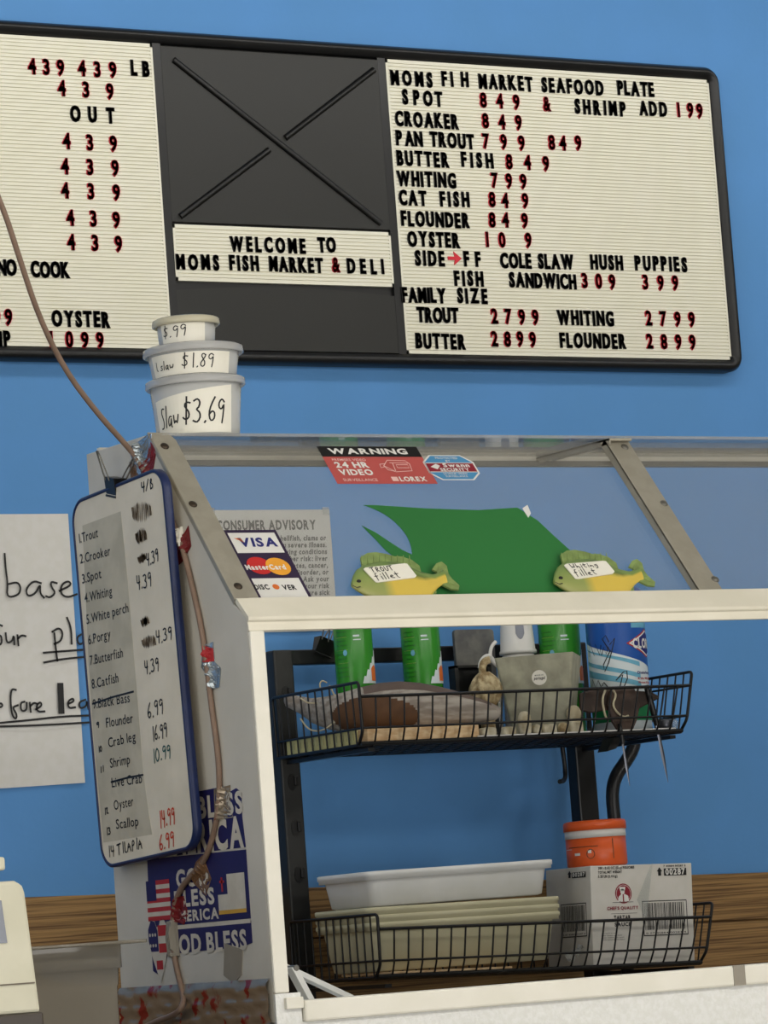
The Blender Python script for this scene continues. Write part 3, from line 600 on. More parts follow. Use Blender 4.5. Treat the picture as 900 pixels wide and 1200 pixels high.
b.rect(FL, U0 + .008, 1.2465, U1 + .004, 1.2515, .0009, 1)
lrow(b, 'GOD BLESS', 198, 290, 1119, .0235, 1)
p = lp_(175, 1125); q = lp_(198, 1100); hw = (q[0]-p[0])/2; cu = p[0] + hw; cv = p[1] + .012
heart = [(cu + hw*1.0*x, cv + hw*1.35*y) for x, y in ((0, .62), (.25, .95), (.62, 1.0), (.95, .7), (.95, .3), (.6, -.35), (0, -1.1), (-.6, -.35), (-.95, .3), (-.95, .7), (-.62, 1.0), (-.25, .95))]
b.poly(FL, heart, .0011, 1)
for k, (y0, y1) in enumerate(((.45, .8), (-.1, .2), (-.65, -.35))):
    xr = .92 if y0 > 0 else (.75 if y0 > -.3 else .3); xl = 0.02 if y0 > -.3 else -.3
    b.rect(FL, cu + hw*xl, cv + hw*1.35*y0, cu + hw*xr, cv + hw*1.35*y1, .0013, 2)
b.poly(FL, [(cu + hw*x, cv + hw*1.35*y) for x, y in ((-.02, .62), (-.25, .93), (-.62, .97), (-.92, .68), (-.92, .3), (-.72, -.05), (-.02, -.05))], .0013, 0)
for i in range(6): b.disc(FL, cu + hw*(-.75 + .25*(i % 3)), cv + hw*1.35*(.15 + .35*(i // 3)), .0025, .0025, .0015, 1, 6)
b.build('bumper_sticker', ['navy', 'stcream', 'stred'], case, label='lowest navy bumper sticker with a striped heart, torn along the bottom')
# crumpled clear tape along the foot of the end panel
b = MB(); nu, nv = 80, 14; vs = []
for j in range(nv + 1):
    for i in range(nu + 1):
        u = -.405 + .399*i/nu; v = 1.088 + .089*j/nv; d = .001 + (.0045*abs(math.sin(j*1.15 + .5*math.sin(i*.21))) + .0018*abs(math.sin(i*.37 + j*.8)))*(1 if 0 < j < nv else .3) + random.uniform(0, .0006)
        vs.append(FL(u, v, d))
b.add(vs, [(j*(nu+1)+i, j*(nu+1)+i+1, (j+1)*(nu+1)+i+1, (j+1)*(nu+1)+i) for j in range(nv) for i in range(nu)], 0, True)
b.build('packing_tape', 'foilred', case, label='crumpled shiny tape with red print along the bottom edge')
b = MB(); p = [lp_(x, y) for x, y in ((263, 1105), (284, 1113), (283, 1142), (274, 1153), (262, 1143))]; b.prism(FL, p, 0, .0012); b.build('tape_patch', 'greytape', case, label='plain grey tape patch below the lowest bumper sticker')

# ================================================================== price whiteboard on the end panel
ang = .048
FB = plane((-.013, .269, 1.5825), (0, -math.cos(ang), math.sin(ang)), (-1, 0, 0))
wbd = thing('price_whiteboard', (-.012, .264, 1.34), 'tall rounded whiteboard fish price list clipped to the end panel', 'whiteboard')
HW, HH = .1318, .2445
rings = [[FB(u, v, n) for u, v in rrect(-HW + d, -HH + d, HW - d, HH - d, .032 - d, 8)] for d, n in ((.002, 0), (0, .002), (0, .011), (.002, .0125), (.0045, .0125), (.005, .0105))]
b = MB(); b.loft(rings, 0, caps=False); b.build('frame', 'wbframe', wbd)
b = MB(); b.prism(FB, rrect(-HW + .003, -HH + .003, HW - .003, HH - .003, .030, 8), .0005, .0108); b.build('panel', 'wb', wbd)
TN = .0110
def b4(x, y): return FB.px(80 + x/3.75, 540 + y/3.75, TN)
def b5(x, y): return FB.px(80 + x/3.75, 780 + y/3.75, TN)
b = MB(); b.prism(FB, [b4(62, 285), b4(230, 222), b4(262, 540), b4(300, 1000), b5(330, 480), b5(368, 742), b5(155, 778), b5(110, 300), b4(90, 900)][::-1], .0105, TN); b.build('printed_strip', 'wbstrip', wbd)
b = MB(); t = .0114
def brow(f, s, x0, y0, x1, y1, h, m=0):
    p, q = f(x0, y0), f(x1, y1); d = math.atan2(q[1]-p[1], q[0]-p[0]); L = math.hypot(q[0]-p[0], q[1]-p[1])
    Fr = plane(FB(p[0], p[1], 0), FB.U*math.cos(d) + FB.V*math.sin(d), FB.N); text(b, Fr, s, 0, 0, h, m, n=t, width=L)
for s, x0, y0, x1, y1 in (('1.Trout',50,362,132,334), ('2.Crooker',54,452,186,414), ('3.Spot',63,540,147,514), ('4.Whiting',74,624,194,590), ('5.White perch',82,718,266,664), ('6.Porgy',90,808,188,778), ('7.Butterfish',97,898,242,862), ('8.Catfish',105,1002,222,972)): brow(b4, s, x0, y0, x1, y1, .0125)
for s, x0, y0, x1, y1 in (('9.Black Bass',110,190,272,160), ('Flounder',168,272,286,250), ('Crab leg',178,360,298,330), ('Shrimp',186,450,273,430), ('Live Crab',193,535,326,515), ('Oyster',203,635,288,615), ('Scallop',212,718,310,703)): brow(b5, s, x0, y0, x1, y1, .0125)
for x0, y0, x1, y1 in ((108, 168, 288, 114), (190, 512, 330, 480)): b.ribbon(FB, [b5(x0, y0), b5((x0+x1)/2, (y0+y1)/2 - 3), b5(x1, y1)], .0026, t + .0002, 0)
def bhand(f, s, x0, y0, x1, h, m, wd=.0021):
    p, q = f(x0, y0), f(x1, y0 - (x1-x0)*.16); hand(b, FB, s, p[0], p[1], h, wd, m, n=t, width=(q[0]-p[0]), rot=.02, shear=.05)
for f, s, x0, y0, x1, h, m in ((b4,'4/B',322,140,380,.013,0), (b4,'4.39',345,462,402,.016,0), (b4,'4.39',303,572,372,.018,0), (b4,'4.39',388,806,462,.016,0), (b4,'4.39',338,942,404,.017,0),
    (b5,'6.99',350,232,424,.019,0), (b5,'16.99',370,332,440,.018,0), (b5,'10.99',372,428,456,.017,2), (b5,'14.99',402,712,474,.021,1), (b5,'6.99',402,812,472,.019,1), (b5,'14 TILAPIA',176,842,330,.0135,0),
    (b5,'9',125,275,140,.007,0), (b5,'10',133,382,152,.007,0), (b5,'11',140,470,160,.007,0), (b5,'12',160,655,180,.008,0), (b5,'13',168,745,190,.009,0)):
    bhand(f, s, x0, y0, x1, h, m, .0024 if m == 1 else .0021)
random.seed(3)
for x, y, rx, ry in ((320, 225, 40, 40), (318, 330, 22, 28), (322, 428, 16, 14), (335, 706, 16, 16), (352, 795, 28, 22)):
    pts = []
    for i in range(26):
        k = -1 + 2*i/25; sp = math.sqrt(max(0, 1 - k*k*.8)); pts.append(b4(x + k*rx + 3, y - k*6 + (ry*sp if i % 2 else -ry*sp) + random.uniform(-4, 4)))
    b.ribbon(FB, pts, .0052, t + .0001, 3)
b.build('lettering', ['ink', 'orange', 'teal', 'scrib'], wbd)

def binder_clip(loc, F, label, sc=1.0):
    t_ = thing('binder_clip', loc, label, 'binder clip'); b = MB()
    b.loft([[F(u, v, n) for n, v in ((-.009*sc, .010*sc), (.009*sc, .010*sc), (.004*sc, -.012*sc), (-.004*sc, -.012*sc))] for u in (-.0125*sc, .0125*sc)], 0, smooth=False)
    b.tube([F(-.0125*sc, -.0125*sc, .004*sc), F(.0125*sc, -.0125*sc, .004*sc)], .0016*sc, 8); b.tube([F(-.0125*sc, -.0125*sc, -.004*sc), F(.0125*sc, -.0125*sc, -.004*sc)], .0016*sc, 8)
    b.build('body', 'black', t_, bevel=.0008)
    for sg in (1, -1):
        b = MB(); pr = [(-.008, .006), (-.0078, .016), (-.0045, .034), (-.003, .040), (.003, .040), (.0045, .034), (.0078, .016), (.008, .006)]
        b.tube([F((u*.62 + (v-.006)*(-.30 if sg > 0 else .34) + (-.004 if sg > 0 else .005))*sc, v*sc, sg*(.008 + (v-.006)*.30)*sc) for u, v in pr], .0010*sc, 6); b.build('handle', 'dalu', t_)
    return t_
p = FB.px(130, 572, .012)
binder_clip(FB(p[0], p[1], .006), plane(FB(p[0], p[1] + .003, .006), FB.U*.96 - FB.V*.28, FB.N), 'black binder clip gripping the top edge of the whiteboard', 1.1)

# ================================================================== cord and the tape that holds it
XC = -.0045
path = [V3((-.85, -.10, 2.995)), V3((-.62, -.05, 2.62))] + [onX(-30, 172, -.30), onX(2, 238, -.26), onX(22, 300, -.23), onX(45, 370, -.19), onX(75, 432, -.135), (onX(112, 482, -.075)), onX(150, 524, -.012)]
path += [onX(x, y, XC) for x, y in ((158, 534), (172, 556), (190, 590), (205, 616), (215, 645), (226, 690), (236, 735), (243, 785), (248, 830), (254, 872), (257, 905), (257, 940), (252, 970), (245, 996), (236, 1014), (222, 1028), (211, 1042), (204, 1062), (202, 1090), (203, 1115), (209, 1145), (216, 1168))]
path += [onX(x, y, XC - .012) for x, y in ((213, 1182), (203, 1190), (180, 1198))] + [onX(150, 1215, -.03), V3((-.02, .33, 1.03)), V3((-.06, .30, 1.0045))]
def smooth_path(P, it=3):
    for _ in range(it):
        Q = [P[0]]
        for i in range(len(P)-1): Q += [P[i]*.75 + P[i+1]*.25, P[i]*.25 + P[i+1]*.75]
        Q.append(P[-1]); P = Q
    return P
b = MB(); b.tube(smooth_path(path, 2), .0038, 8); cordo = tag(b.build('extension_cord', 'cord'), 'tan electric cord hanging from the ceiling and taped down the end panel', 'cord')
CORD2 = [FL.inv(p) for p in smooth_path(path, 2) if abs(p.x) < .02]
def tape(pts, m, label, lift=.0, name='cord_tape', cut=7):
    # a crumpled piece of tape lying over the cord: it rises over the cord and is a little wrinkled elsewhere
    P0 = [FL.px(x, y, .003) for x, y in pts]; P = []
    for i in range(len(P0)):
        a, c = P0[i], P0[(i+1) % len(P0)]
        for k in range(4): P.append((a[0] + (c[0]-a[0])*k/4, a[1] + (c[1]-a[1])*k/4))
    cu = sum(p[0] for p in P)/len(P); cv = sum(p[1] for p in P)/len(P); b = MB(); rings = []
    def hgt(u, v, f):
        d = min(math.hypot(u-q[0], v-q[1]) for q in CORD2); return .0012 + lift + .0085*math.exp(-(d/.0058)**2) + (random.uniform(-.0008, .0008) if f else 0)
    for k in range(cut + 1):
        f = 1 - k/(cut + .4); rg = []
        for p in P:
            u, v = cu + (p[0]-cu)*f, cv + (p[1]-cv)*f; rg.append(FL(u, v, hgt(u, v, k)))
        rings.append(rg)
    n = len(P); vs = [v for r in rings for v in r]; fs = []
    for k in range(cut):
        for i in range(n): j = (i+1) % n; fs.append((k*n+i, k*n+j, (k+1)*n+j, (k+1)*n+i))
    fs.append(tuple(range(cut*n, cut*n + n))); o = len(vs); vs += [FL(p[0], p[1], .0004) for p in P]
    for i in range(n): j = (i+1) % n; fs.append((o+i, o+j, j, i))
    b.add(vs, fs, 0); return tag(b.build(name, m), label, 'tape', 'tape pieces holding the cord')
tape([(151, 532), (158, 520), (170, 510), (176, 508), (174, 540), (166, 556), (159, 556)], 'foil', 'shiny blue grey tape over the cord at the top of the panel')
tape([(174, 508), (181, 530), (178, 548), (172, 562), (164, 556), (172, 532)], 'redtape', 'brown red tape flap beside the shiny tape at the panel top')
tape([(150, 541), (157, 543), (163, 558), (158, 562), (152, 565)], 'browntape', 'brown tape above the whiteboard near the binder clip')
tape([(211, 631), (219, 616), (222, 640), (214, 656), (208, 662), (204, 640)], 'redtape', 'dark red and white tape on the cord right of the whiteboard')
tape([(207, 622), (212, 617), (215, 640), (210, 644)], 'label', 'small white tape strip over the dark red tape on the cord', lift=.002)
tape([(236, 758), (248, 752), (250, 776), (257, 783), (255, 806), (240, 809), (240, 790), (234, 782)], 'foil', 'silver foil tape halfway down the cord')
tape([(241, 757), (248, 760), (249, 775), (242, 776)], 'stred', 'red printed flap on top of the silver foil tape', lift=.002)
tape([(249, 925), (268, 920), (268, 950), (272, 958), (250, 962)], 'foilred', 'brown and silver tape on the cord over the topmost bumper sticker')
tape([(228, 1010), (236, 1002), (246, 1030), (240, 1050), (226, 1036)], 'browntape', 'brown tape knot where the cord bends')
tape([(200, 1056), (214, 1050), (219, 1072), (214, 1084), (202, 1078)], 'redtape', 'red tape on the cord above the grey wrap')
tape([(194, 1080), (206, 1078), (209, 1120), (196, 1122), (193, 1100)], 'greytape', 'grey tape wrap around the cord joint low on the panel', lift=.001)

# ================================================================== deli containers on top of the case
CC = V3((.110, .292, 1.8865))
def container(z, r0, r1, h, rl, hl, mlid, lab, rows, label, v0, v1, tilt=0.0):
    c = CC + V3((0, 0, z)); t_ = thing('deli_container', c, label, 'container', 'deli containers stacked on the case')
    b = MB(); b.lathe([(.001, .0005), (r0 - .004, 0), (r0, .002), (r1, h), (r1 - .0012, h), (r0 - .0012, .004), (.001, .003)], c, 48); b.build('tub', 'tub', t_)
    b = MB(); b.lathe([(.001, h + .001), (r1 - .006, h + .001), (r1 - .004, h + hl*.6), (rl - .004, h + hl), (rl, h + hl - .002), (rl + .0006, h - hl*.5), (rl - .002, h - hl*.5 - .002), (r1 + .0015, h - hl*.4), (r1 + .001, h - .0005), (.001, h - .001)], c, 48)
    for i in range(48):
        a = i*2*math.pi/48
    b.build('lid', mlid, t_)
    F = cylF(c, r0, r1, h); b = MB(); k = 20
    ua, ub = lab
    for i in range(k):
        a, e = ua + (ub-ua)*i/k, ua + (ub-ua)*(i+1)/k; f0 = i/k; f1 = (i+1)/k
        vs = [F(a, v0, .0005), F(e, v0, .0005), F(e, v1 + tilt*f1, .0005), F(a, v1 + tilt*f0, .0005)]; b.add(vs, [(0, 1, 2, 3)], 0)
    for s, u, v, hh, wd, ww in rows: hand(b, F, s, u, v, hh, wd, 1, n=.0009, width=ww, shear=.08)
    b.build('price_label', ['label', 'ink'], t_); return t_
container(0, .0545, .0610, .074, .0660, .0065, 'lid', (-.062, .054), [('Slaw', -.054, .013, .028, .0018, .032), ('$3.69', -.018, .016, .032, .0023, .060)], 'large clear deli tub labelled three sixty nine, bottom of the stack', .003, .050, .016)
container(.0810, .0555, .0610, .036, .0662, .0065, 'lid', (-.064, .056), [('L slaw', -.056, .009, .011, .0013, .032), ('$1.89', -.014, .008, .018, .0015, .045)], 'shallow clear deli tub labelled one eighty nine, middle of the stack', .001, .029)
CC.x -= .008
container(.1240, .0365, .0395, .032, .0445, .006, 'lidyel', (-.036, .028), [('$.99', -.033, .010, .015, .0014, .036)], 'small yellow lidded deli cup labelled ninety nine cents, top of the stack', .001, .029)

# ================================================================== green card and fish signs at the sloping glass
def sp(x, y): return FS.px(x, y, -.0195)
def qb(a, c, d, k=10): return [(a[0]*(1-i/k)**2 + 2*c[0]*(i/k)*(1-i/k) + d[0]*(i/k)**2, a[1]*(1-i/k)**2 + 2*c[1]*(i/k)*(1-i/k) + d[1]*(i/k)**2) for i in range(k)]
out = [(426, 592), (440, 592), (500, 596), (560, 598), (590, 596), (606, 595), (613, 599), (617, 602), (630, 610), (648, 627), (668, 645), (700, 674), (716, 700), (730, 712), (520, 712), (500, 690), (488, 672), (472, 660), (452, 645), (440, 632), (424, 616), (440, 624), (458, 636), (472, 645), (483, 650)]
out += qb((483, 650), (482, 630), (466, 615)) + qb((466, 615), (452, 600), (426, 592))
b = MB(); b.prism(FS, [sp(*p) for p in out][::-1], -.0199, -.0192)
g = tag(b.build('green_card', 'green'), 'large plain green card cut out taped on the sloping glass behind the fish signs', 'card')
b = MB(); b.prism(FS, [sp(*p) for p in ((612, 596), (618, 592), (622, 602), (619, 607))][::-1], -.0192, -.0188); b.build('tape_strip', 'stwhite', g)
def fish_sign():
    t_ = thing('fish_sign', FS(.40, .01, -.006), '', 'price sign', 'fish shaped price signs along the ledge')
    o = lambda x, y: FS.px(x, y, -.012)
    F2 = lambda u, v, n=0.0: FS(u, v, n - .0094)
    # body outline taken as stations along the length: x, top, belly
    stn = [(411, 684, 689), (413, 676, 694), (417, 669, 699), (424, 664, 703), (434, 661, 707), (446, 659, 710), (458, 659, 710), (470, 661, 709), (481, 666, 706), (490, 671, 702), (498, 673, 696), (506, 674, 690), (514, 672, 685), (518, 670, 684)]
    b = MB(); rings = []; cols = []; nn = 20
    for i, (x, yt, yb) in enumerate(stn):
        ut, vt = o(x, yt); ub, vb = o(x + (yb-yt)*.42, yb); cu, cv = (ut+ub)/2, (vt+vb)/2; th = min(.009, .0022 + .16*(vt-vb))
        if i > 10: th = .004
        rg = []
        for q in range(nn):
            a = q*2*math.pi/nn; s_ = math.sin(a); rg.append(F2(cu + (ut-ub)/2*s_, cv + (vt-vb)/2*s_, math.cos(a)*th*.8 - .0015))
            head = i <= 4; back = s_ > (.05 if not head else -.9)
            g_ = (108 + 26*(1-s_), 138 + 14*(1-s_), 70) if back else (214, 186, 78)
            if head: g_ = (116 + 34*(1-s_)*.6, 144 + 12*(1-s_)*.6, 74 + 10*(1-s_))
            if i in (6, 8, 9) and s_ > .2 and q % 2: g_ = (g_[0]*.8, g_[1]*.8, g_[2]*.8)
            cols.append(g_)
        rings.append(rg)
    b.loft(rings, 0); body = b.build('body', 'fish', t_)
    ca = body.data.color_attributes.new('paint', 'FLOAT_COLOR', 'POINT')
    n0 = nn*len(stn)
    for i in range(len(body.data.vertices)):
        c_ = cols[i] if i < n0 else (cols[(i-n0)] if i - n0 < nn else cols[n0 - nn + (i-n0) % nn]); ca.data[i].color = rgb(c_)
    def fin(name, P, tips, m='fin', ridges=5, a=None, c=None):
        b = MB(); b.prism(F2, [o(*p) for p in P][::-1], -.0035, -.0010)
        for (x0_, y0_), (x1_, y1_) in tips: b.tube([F2(*o(x0_, y0_), -.0008), F2(*o(x1_, y1_), -.0008)], [.0012, .0005], 5)
        b.build(name, m, t_)
    fin('dorsal_fin', [(424, 666), (422, 654), (430, 649), (440, 648), (452, 650), (462, 653), (470, 653), (482, 657), (491, 664), (493, 671), (486, 674), (470, 664), (448, 662)], [((424+7*i, 663), (423+7*i, 652 - (1 if 1 < i < 5 else 0))) for i in range(9)])
    fin('tail_fin', [(512, 671), (506, 668), (511, 661), (517, 659), (523, 664), (525, 673), (529, 679), (538, 687), (537, 692), (528, 691), (518, 686), (511, 683)], [((512, 674+k), (514 + 5*k*.9, 662 + 6.2*k)) for k in range(5)])
    fin('pectoral_fin', [(441, 686), (450, 681), (462, 680), (460, 688), (453, 695), (444, 694)], [((443, 690), (460, 681)), ((443, 691), (458, 687)), ((444, 692), (455, 692))])
    fin('anal_fin', [(498, 690), (506, 688), (511, 694), (510, 704), (500, 706), (494, 700)], [((500, 692), (508, 702)), ((503, 690), (511, 698))])
    for nm, cx_, cy_, r_ in (('eye', 418.5, 685.5, .0030),):
        b = MB(); u, v = o(cx_, cy_); b.loft([[F2(u + r_*f*math.cos(k*math.pi/6)*1.1, v + r_*f*math.sin(k*math.pi/6), nz) for k in range(12)] for f, nz in ((1, .0030), (.8, .0052), (.3, .0060))], 0); b.build(nm, 'ink', t_)
    b = MB(); b.ribbon(F2, [o(412, 691), o(416, 693), o(420, 692)], .0016, .0042, 0); b.build('mouth', 'ink', t_)
    return t_
f1 = fish_sign(); f1['label'] = 'green and yellow fish sign with trout fillet tag, left on the ledge'
dx = FS.px(648, 684, -.006)[0] - FS.px(411, 689, -.006)[0]
f2 = copy_thing(f1, (dx, 0, 0), 'green and yellow fish sign with whiting fillet tag, right on the ledge')
def fish_tag(parent, P, rows, dx_=0):
    Q = [FS.px(x, y, -.0025) for x, y in P]; b = MB(); b.prism(FS, Q[::-1], -.0032, -.0018, 0)
    for s, x, y, x2, y2, h in rows:
        p, q = FS.px(x, y, -.0025), FS.px(x2, y2, -.0025); hand(b, FS, s, p[0], p[1], h, .0013, 1, n=-.0014, width=q[0]-p[0], rot=math.atan2(q[1]-p[1], q[0]-p[0]), shear=0)
    b.build('price_tag', ['label', 'ink'], parent)
fish_tag(f1, [(426, 667), (428, 665.5), (474, 660.5), (477, 661), (488, 675), (486, 677), (443, 682.5), (440, 682)], [('TROUT', 436, 671.5, 463, 668.5, .0085), ('fillet', 441, 680.5, 471, 677, .012)])
fish_tag(f2, [(661, 662.5), (664, 661), (706, 657.5), (710, 658), (720, 670), (718, 672.5), (678, 678.5), (674, 678)], [('Whiting', 670, 667, 702, 664.5, .0085), ('fillet', 675, 676, 701, 673.5, .012)])

# ================================================================== black rack against the wall
def mpp(Y, x, y): p = onY(x, y, Y); return (p - CAM).dot(fwd) / F_PX      # metres per photo pixel at a point
rack = thing('display_rack', (1.15, 1.42, 0), 'black metal display rack with two posts standing against the blue wall', 'rack')
for xa, xb in ((.836, .873), (1.421, 1.461)):
    b = MB(); b.box((xa, 1.402, 0), (xb, 1.432, 1.706)); pst = b.build('post', 'postgrey' if xa < 1 else 'metalblack', rack, bevel=.003)
    if xa < 1:
        for py in (813, 917, 971, 1026):
            z = onY(333, py, 1.40).z; F = plane(((xa+xb)/2, 1.4018, z), (1, 0, 0), (0, -1, 0)); b = MB()
            b.prism(F, [(.010*math.cos(i*math.pi/8)*.8, .014*math.sin(i*math.pi/8)) for i in range(16)], -.001, .0006); b.build('slot', 'groove', pst)
            b = MB(); b.box((xa + .022, 1.398, z - .006), (xa + .029, 1.403, z + .010)); b.build('hook', 'steelrim' if False else 'metalblack', pst, bevel=.001)
    b = MB(); b.box((xa - .002, 1.26, 0), (xb + .002, 1.47, .025)); b.build('foot', 'metalblack', rack, bevel=.003)
b = MB(); b.box((.872, 1.408, 1.681), (1.422, 1.428, 1.706)); b.build('crossbar', 'metalblack', rack, bevel=.002)
b = MB(); b.box((.872, 1.408, .30), (1.422, 1.428, .33)); b.build('crossbar', 'metalblack', rack, bevel=.002)
for z, dz in ((1.5235, 0), (1.155, -.010)):
    for x in (.853, 1.441):
        zz = z + (dz if x > 1 else 0) - (.006 if z < 1.3 else 0)
        b = MB(); b.box((x - .006, 1.14, zz - .007), (x + .006, 1.404, zz - .001))
        b.build('shelf_arm', 'metalblack', rack)
b = MB(); b.tube(smooth_path([onY(744, 866, 1.33), onY(742, 878, 1.33), onY(733, 893, 1.33), onY(721, 910, 1.33), onY(717, 930, 1.33), onY(720, 960, 1.33), onY(727, 1030, 1.33), V3((onY(727, 1030, 1.33).x, 1.33, .9)), V3((onY(727, 1030, 1.33).x, 1.36, .3))], 2), .0115, 10); b.build('bent_leg', 'metalblack', rack)
b = MB(); b.tube(smooth_path([onY(658, 868, 1.385), onY(661, 890, 1.385), onY(663, 908, 1.385), onY(661, 915, 1.38), onY(656, 916, 1.37)], 2), .0042, 8); b.build('hook', 'metalblack', rack)
b = MB(); p = onY(720, 872, 1.18); b.hexa([(p.x-.022, 1.17, p.z-.012), (p.x-.004, 1.17, p.z-.008), (p.x-.004, 1.20, p.z-.008), (p.x-.022, 1.20, p.z-.012)], [(p.x-.008, 1.17, p.z+.010), (p.x+.012, 1.17, p.z+.010), (p.x+.012, 1.20, p.z+.010), (p.x-.008, 1.20, p.z+.010)]); b.build('clip_plate', 'metalblack', rack)

def corner_path(P, rad):
    Q = [P[0]]
    for i in range(1, len(P)-1):
        a, p, c = P[i-1], P[i], P[i+1]; d1 = min(rad, (a-p).length*.45); d2 = min(rad, (c-p).length*.45)
        A, C_ = p + (a-p).normalized()*d1, p + (c-p).normalized()*d2
        Q += [A, A*.5625 + p*.375 + C_*.0625, A*.25 + p*.5 + C_*.25, A*.0625 + p*.375 + C_*.5625, C_]
    return Q + [P[-1]]
def wire_basket():
    X0, X1, Y0, Y1, ZB, ZF, ZS, ZM = .829, 1.456, 1.12, 1.399, 1.527, 1.603, 1.626, 1.553
    XT = 1.477
    t_ = thing('wire_basket', (X0, 1.26, ZB), 'black wire basket holding cans, canister and planter, upper of the two', 'wire basket', 'wire baskets on the rack')
    r, R = .0016, .0026
    xr = lambda z: X1 + (XT - X1)*(z - ZB)/(ZS - ZB)
    b = MB(); n = 24
    for i in range(1, n):
        x = X0 + (X1 - X0)*i/n; xt = X0 + (xr(ZF) - X0)*i/n
        b.tube([(xt, Y0, ZF), (x + (xt-x)*.2, Y0 + .004, ZB + .022), (x, Y0 + .010, ZB + .006), (x, Y0 + .022, ZB)], r, 6)
    b.tube([(X0, Y0, ZF), (xr(ZF), Y0, ZF)], R, 8); b.tube([(X0, Y0 + .002, ZM), (xr(ZM), Y0 + .002, ZM)], r*1.2, 6); b.tube([(X0, Y0 + .012, ZB + .002), (X1, Y0 + .012, ZB + .002)], R*1.3, 8)
    b.build('front_panel', 'wire', t_)
    for xa, xt in ((X0, X0 - .003), (X1, XT)):
        b = MB(); f = lambda z: xa + (xt - xa)*(z - ZB)/(ZS - ZB)
        b.tube(corner_path([V3((xa, Y1, ZB)), V3((f(ZS), Y1, ZS)), V3((f(ZS), Y0, ZS)), V3((f(ZB + .02), Y0 + .002, ZB + .02)), V3((xa, Y0 + .018, ZB)), V3((xa, Y1, ZB))], .008), R, 8)
        b.tube([(f(ZM), Y0, ZM), (f(ZM), Y1, ZM)], r*1.2, 6)
        if xa > 1: b.tube([(f(ZF), Y0, ZF), (f(ZF), Y1, ZF)], r*1.2, 6)
        for i in range(1, 12):
            y = Y0 + (Y1-Y0)*i/12; b.tube([(f(ZS), y, ZS), (f(ZB), y, ZB)], r*.95, 6)
        b.build('side_panel', 'wire', t_)
    b = MB()
    for i in range(25): x = X0 + (X1-X0)*i/24; b.tube([(x, Y0 + .015, ZB - .001), (x, Y1, ZB - .001)], r, 6)
    for i in range(6): y = Y0 + .02 + (Y1-Y0-.022)*i/5; b.tube([(X0, y, ZB - .001), (X1, y, ZB - .001)], r*1.1, 6)
    b.build('bottom_grid', 'wire', t_)
    b = MB(); b.tube([(X0, Y1, ZM), (X1, Y1, ZM)], r*1.2, 6)
    for i in range(1, 24): x = X0 + (X1-X0)*i/24; b.tube([(x, Y1, ZB), (x, Y1, ZM)], r, 6)
    b.build('back_panel', 'wire', t_)
    return t_
bk = wire_basket()
bk2 = copy_thing(bk, (.001, 0, -.368), 'black wire basket holding plastic totes and a carton, lower of the two', (0, .028, 0))
FLR = 1.5285

# ------------------------------------------------------------------ things in the upper basket
def band(b, F, u0, u1, lo, hi, n, m, k=16):
    vs = []; fs = []
    for i in range(k + 1):
        u = u0 + (u1-u0)*i/k; vs += [F(u, lo(u), n), F(u, hi(u), n)]
        if i: fs.append((2*i-2, 2*i, 2*i+1, 2*i-1))
    b.add(vs, fs, m, True)
def cst(v): return lambda u: v
def can(xpx, Y, rpx, label, h=.222):
    r = rpx*mpp(Y, xpx, 770); c0 = onY(xpx, 770, Y); zmid = c0.z; c = V3((c0.x, Y, FLR))
    t_ = thing('cleaner_can', c, label, 'can', 'green cleaner cans')
    b = MB(); b.lathe([(.001, .001), (r - .003, .0005), (r - .001, .004), (r, .006), (r, h - .006), (r - .001, h - .003), (r - .004, h), (.001, h - .001)], c, 40); body = b.build('body', 'can', t_)
    b = MB(); b.lathe([(r - .002, .0), (r + .0008, .001), (r + .0008, .004), (r - .001, .0055)], c, 40); b.build('rim', 'steelrim', t_)
    b = MB(); b.lathe([(r - .002, h - .002), (r - .003, h + .012), (r - .007, h + .018), (.001, h + .019)], c, 32); b.build('cap', 'whitecap', t_)
    F = cylF(c, r); b = MB()
    v = lambda py: onY(xpx, py, Y).z - FLR
    for i in range(11):
        vv = v(742 + i*5.2); b.rect(F, -.98*r, vv, -.98*r + r*random.uniform(.55, .75), vv + .0014, .0004, 0, 6)
    for py in (748, 763, 778): b.rect(F, -1.0*r, v(py), -.30*r, v(py) + .0006, .0004, 1, 8)
    band(b, F, -.55*r, -.33*r, lambda u: v(766) - .005*math.sqrt(max(0, 1-((u+.44*r)/(.115*r))**2)), lambda u: v(766) + .005*math.sqrt(max(0, 1-((u+.44*r)/(.115*r))**2)), .0006, 2, 12)
    band(b, F, .38*r, 1.5*r, lambda u: v(803), lambda u: v(803) + .004 + (u - .38*r)/(1.1*r)*.055 + .003*math.sin(u*900), .0004, 3, 24)
    band(b, F, .95*r, 1.45*r, lambda u: v(800), lambda u: v(800) + .020 + .006*math.sin((u/r - .95)*6), .0008, 4, 12)
    b.rect(F, .02*r, v(752), .42*r, v(752) + .0016, .0004, 3, 6); b.rect(F, .02*r, v(748), .35*r, v(748) + .003, .0004, 3, 6)
    b.build('label_print', ['candark', 'canlight', 'wteal', 'wipes', 'orangep'], t_)
    return t_
can(415, 1.335, 23, 'leftmost green cleaner can, in front of the black crossbar near the binder clip')
can(494, 1.335, 23, 'middle green cleaner can, standing behind the grey wooden decoy')
can(657, 1.335, 24.5, 'rightmost green cleaner can, between the white spray cap and the wipes canister')
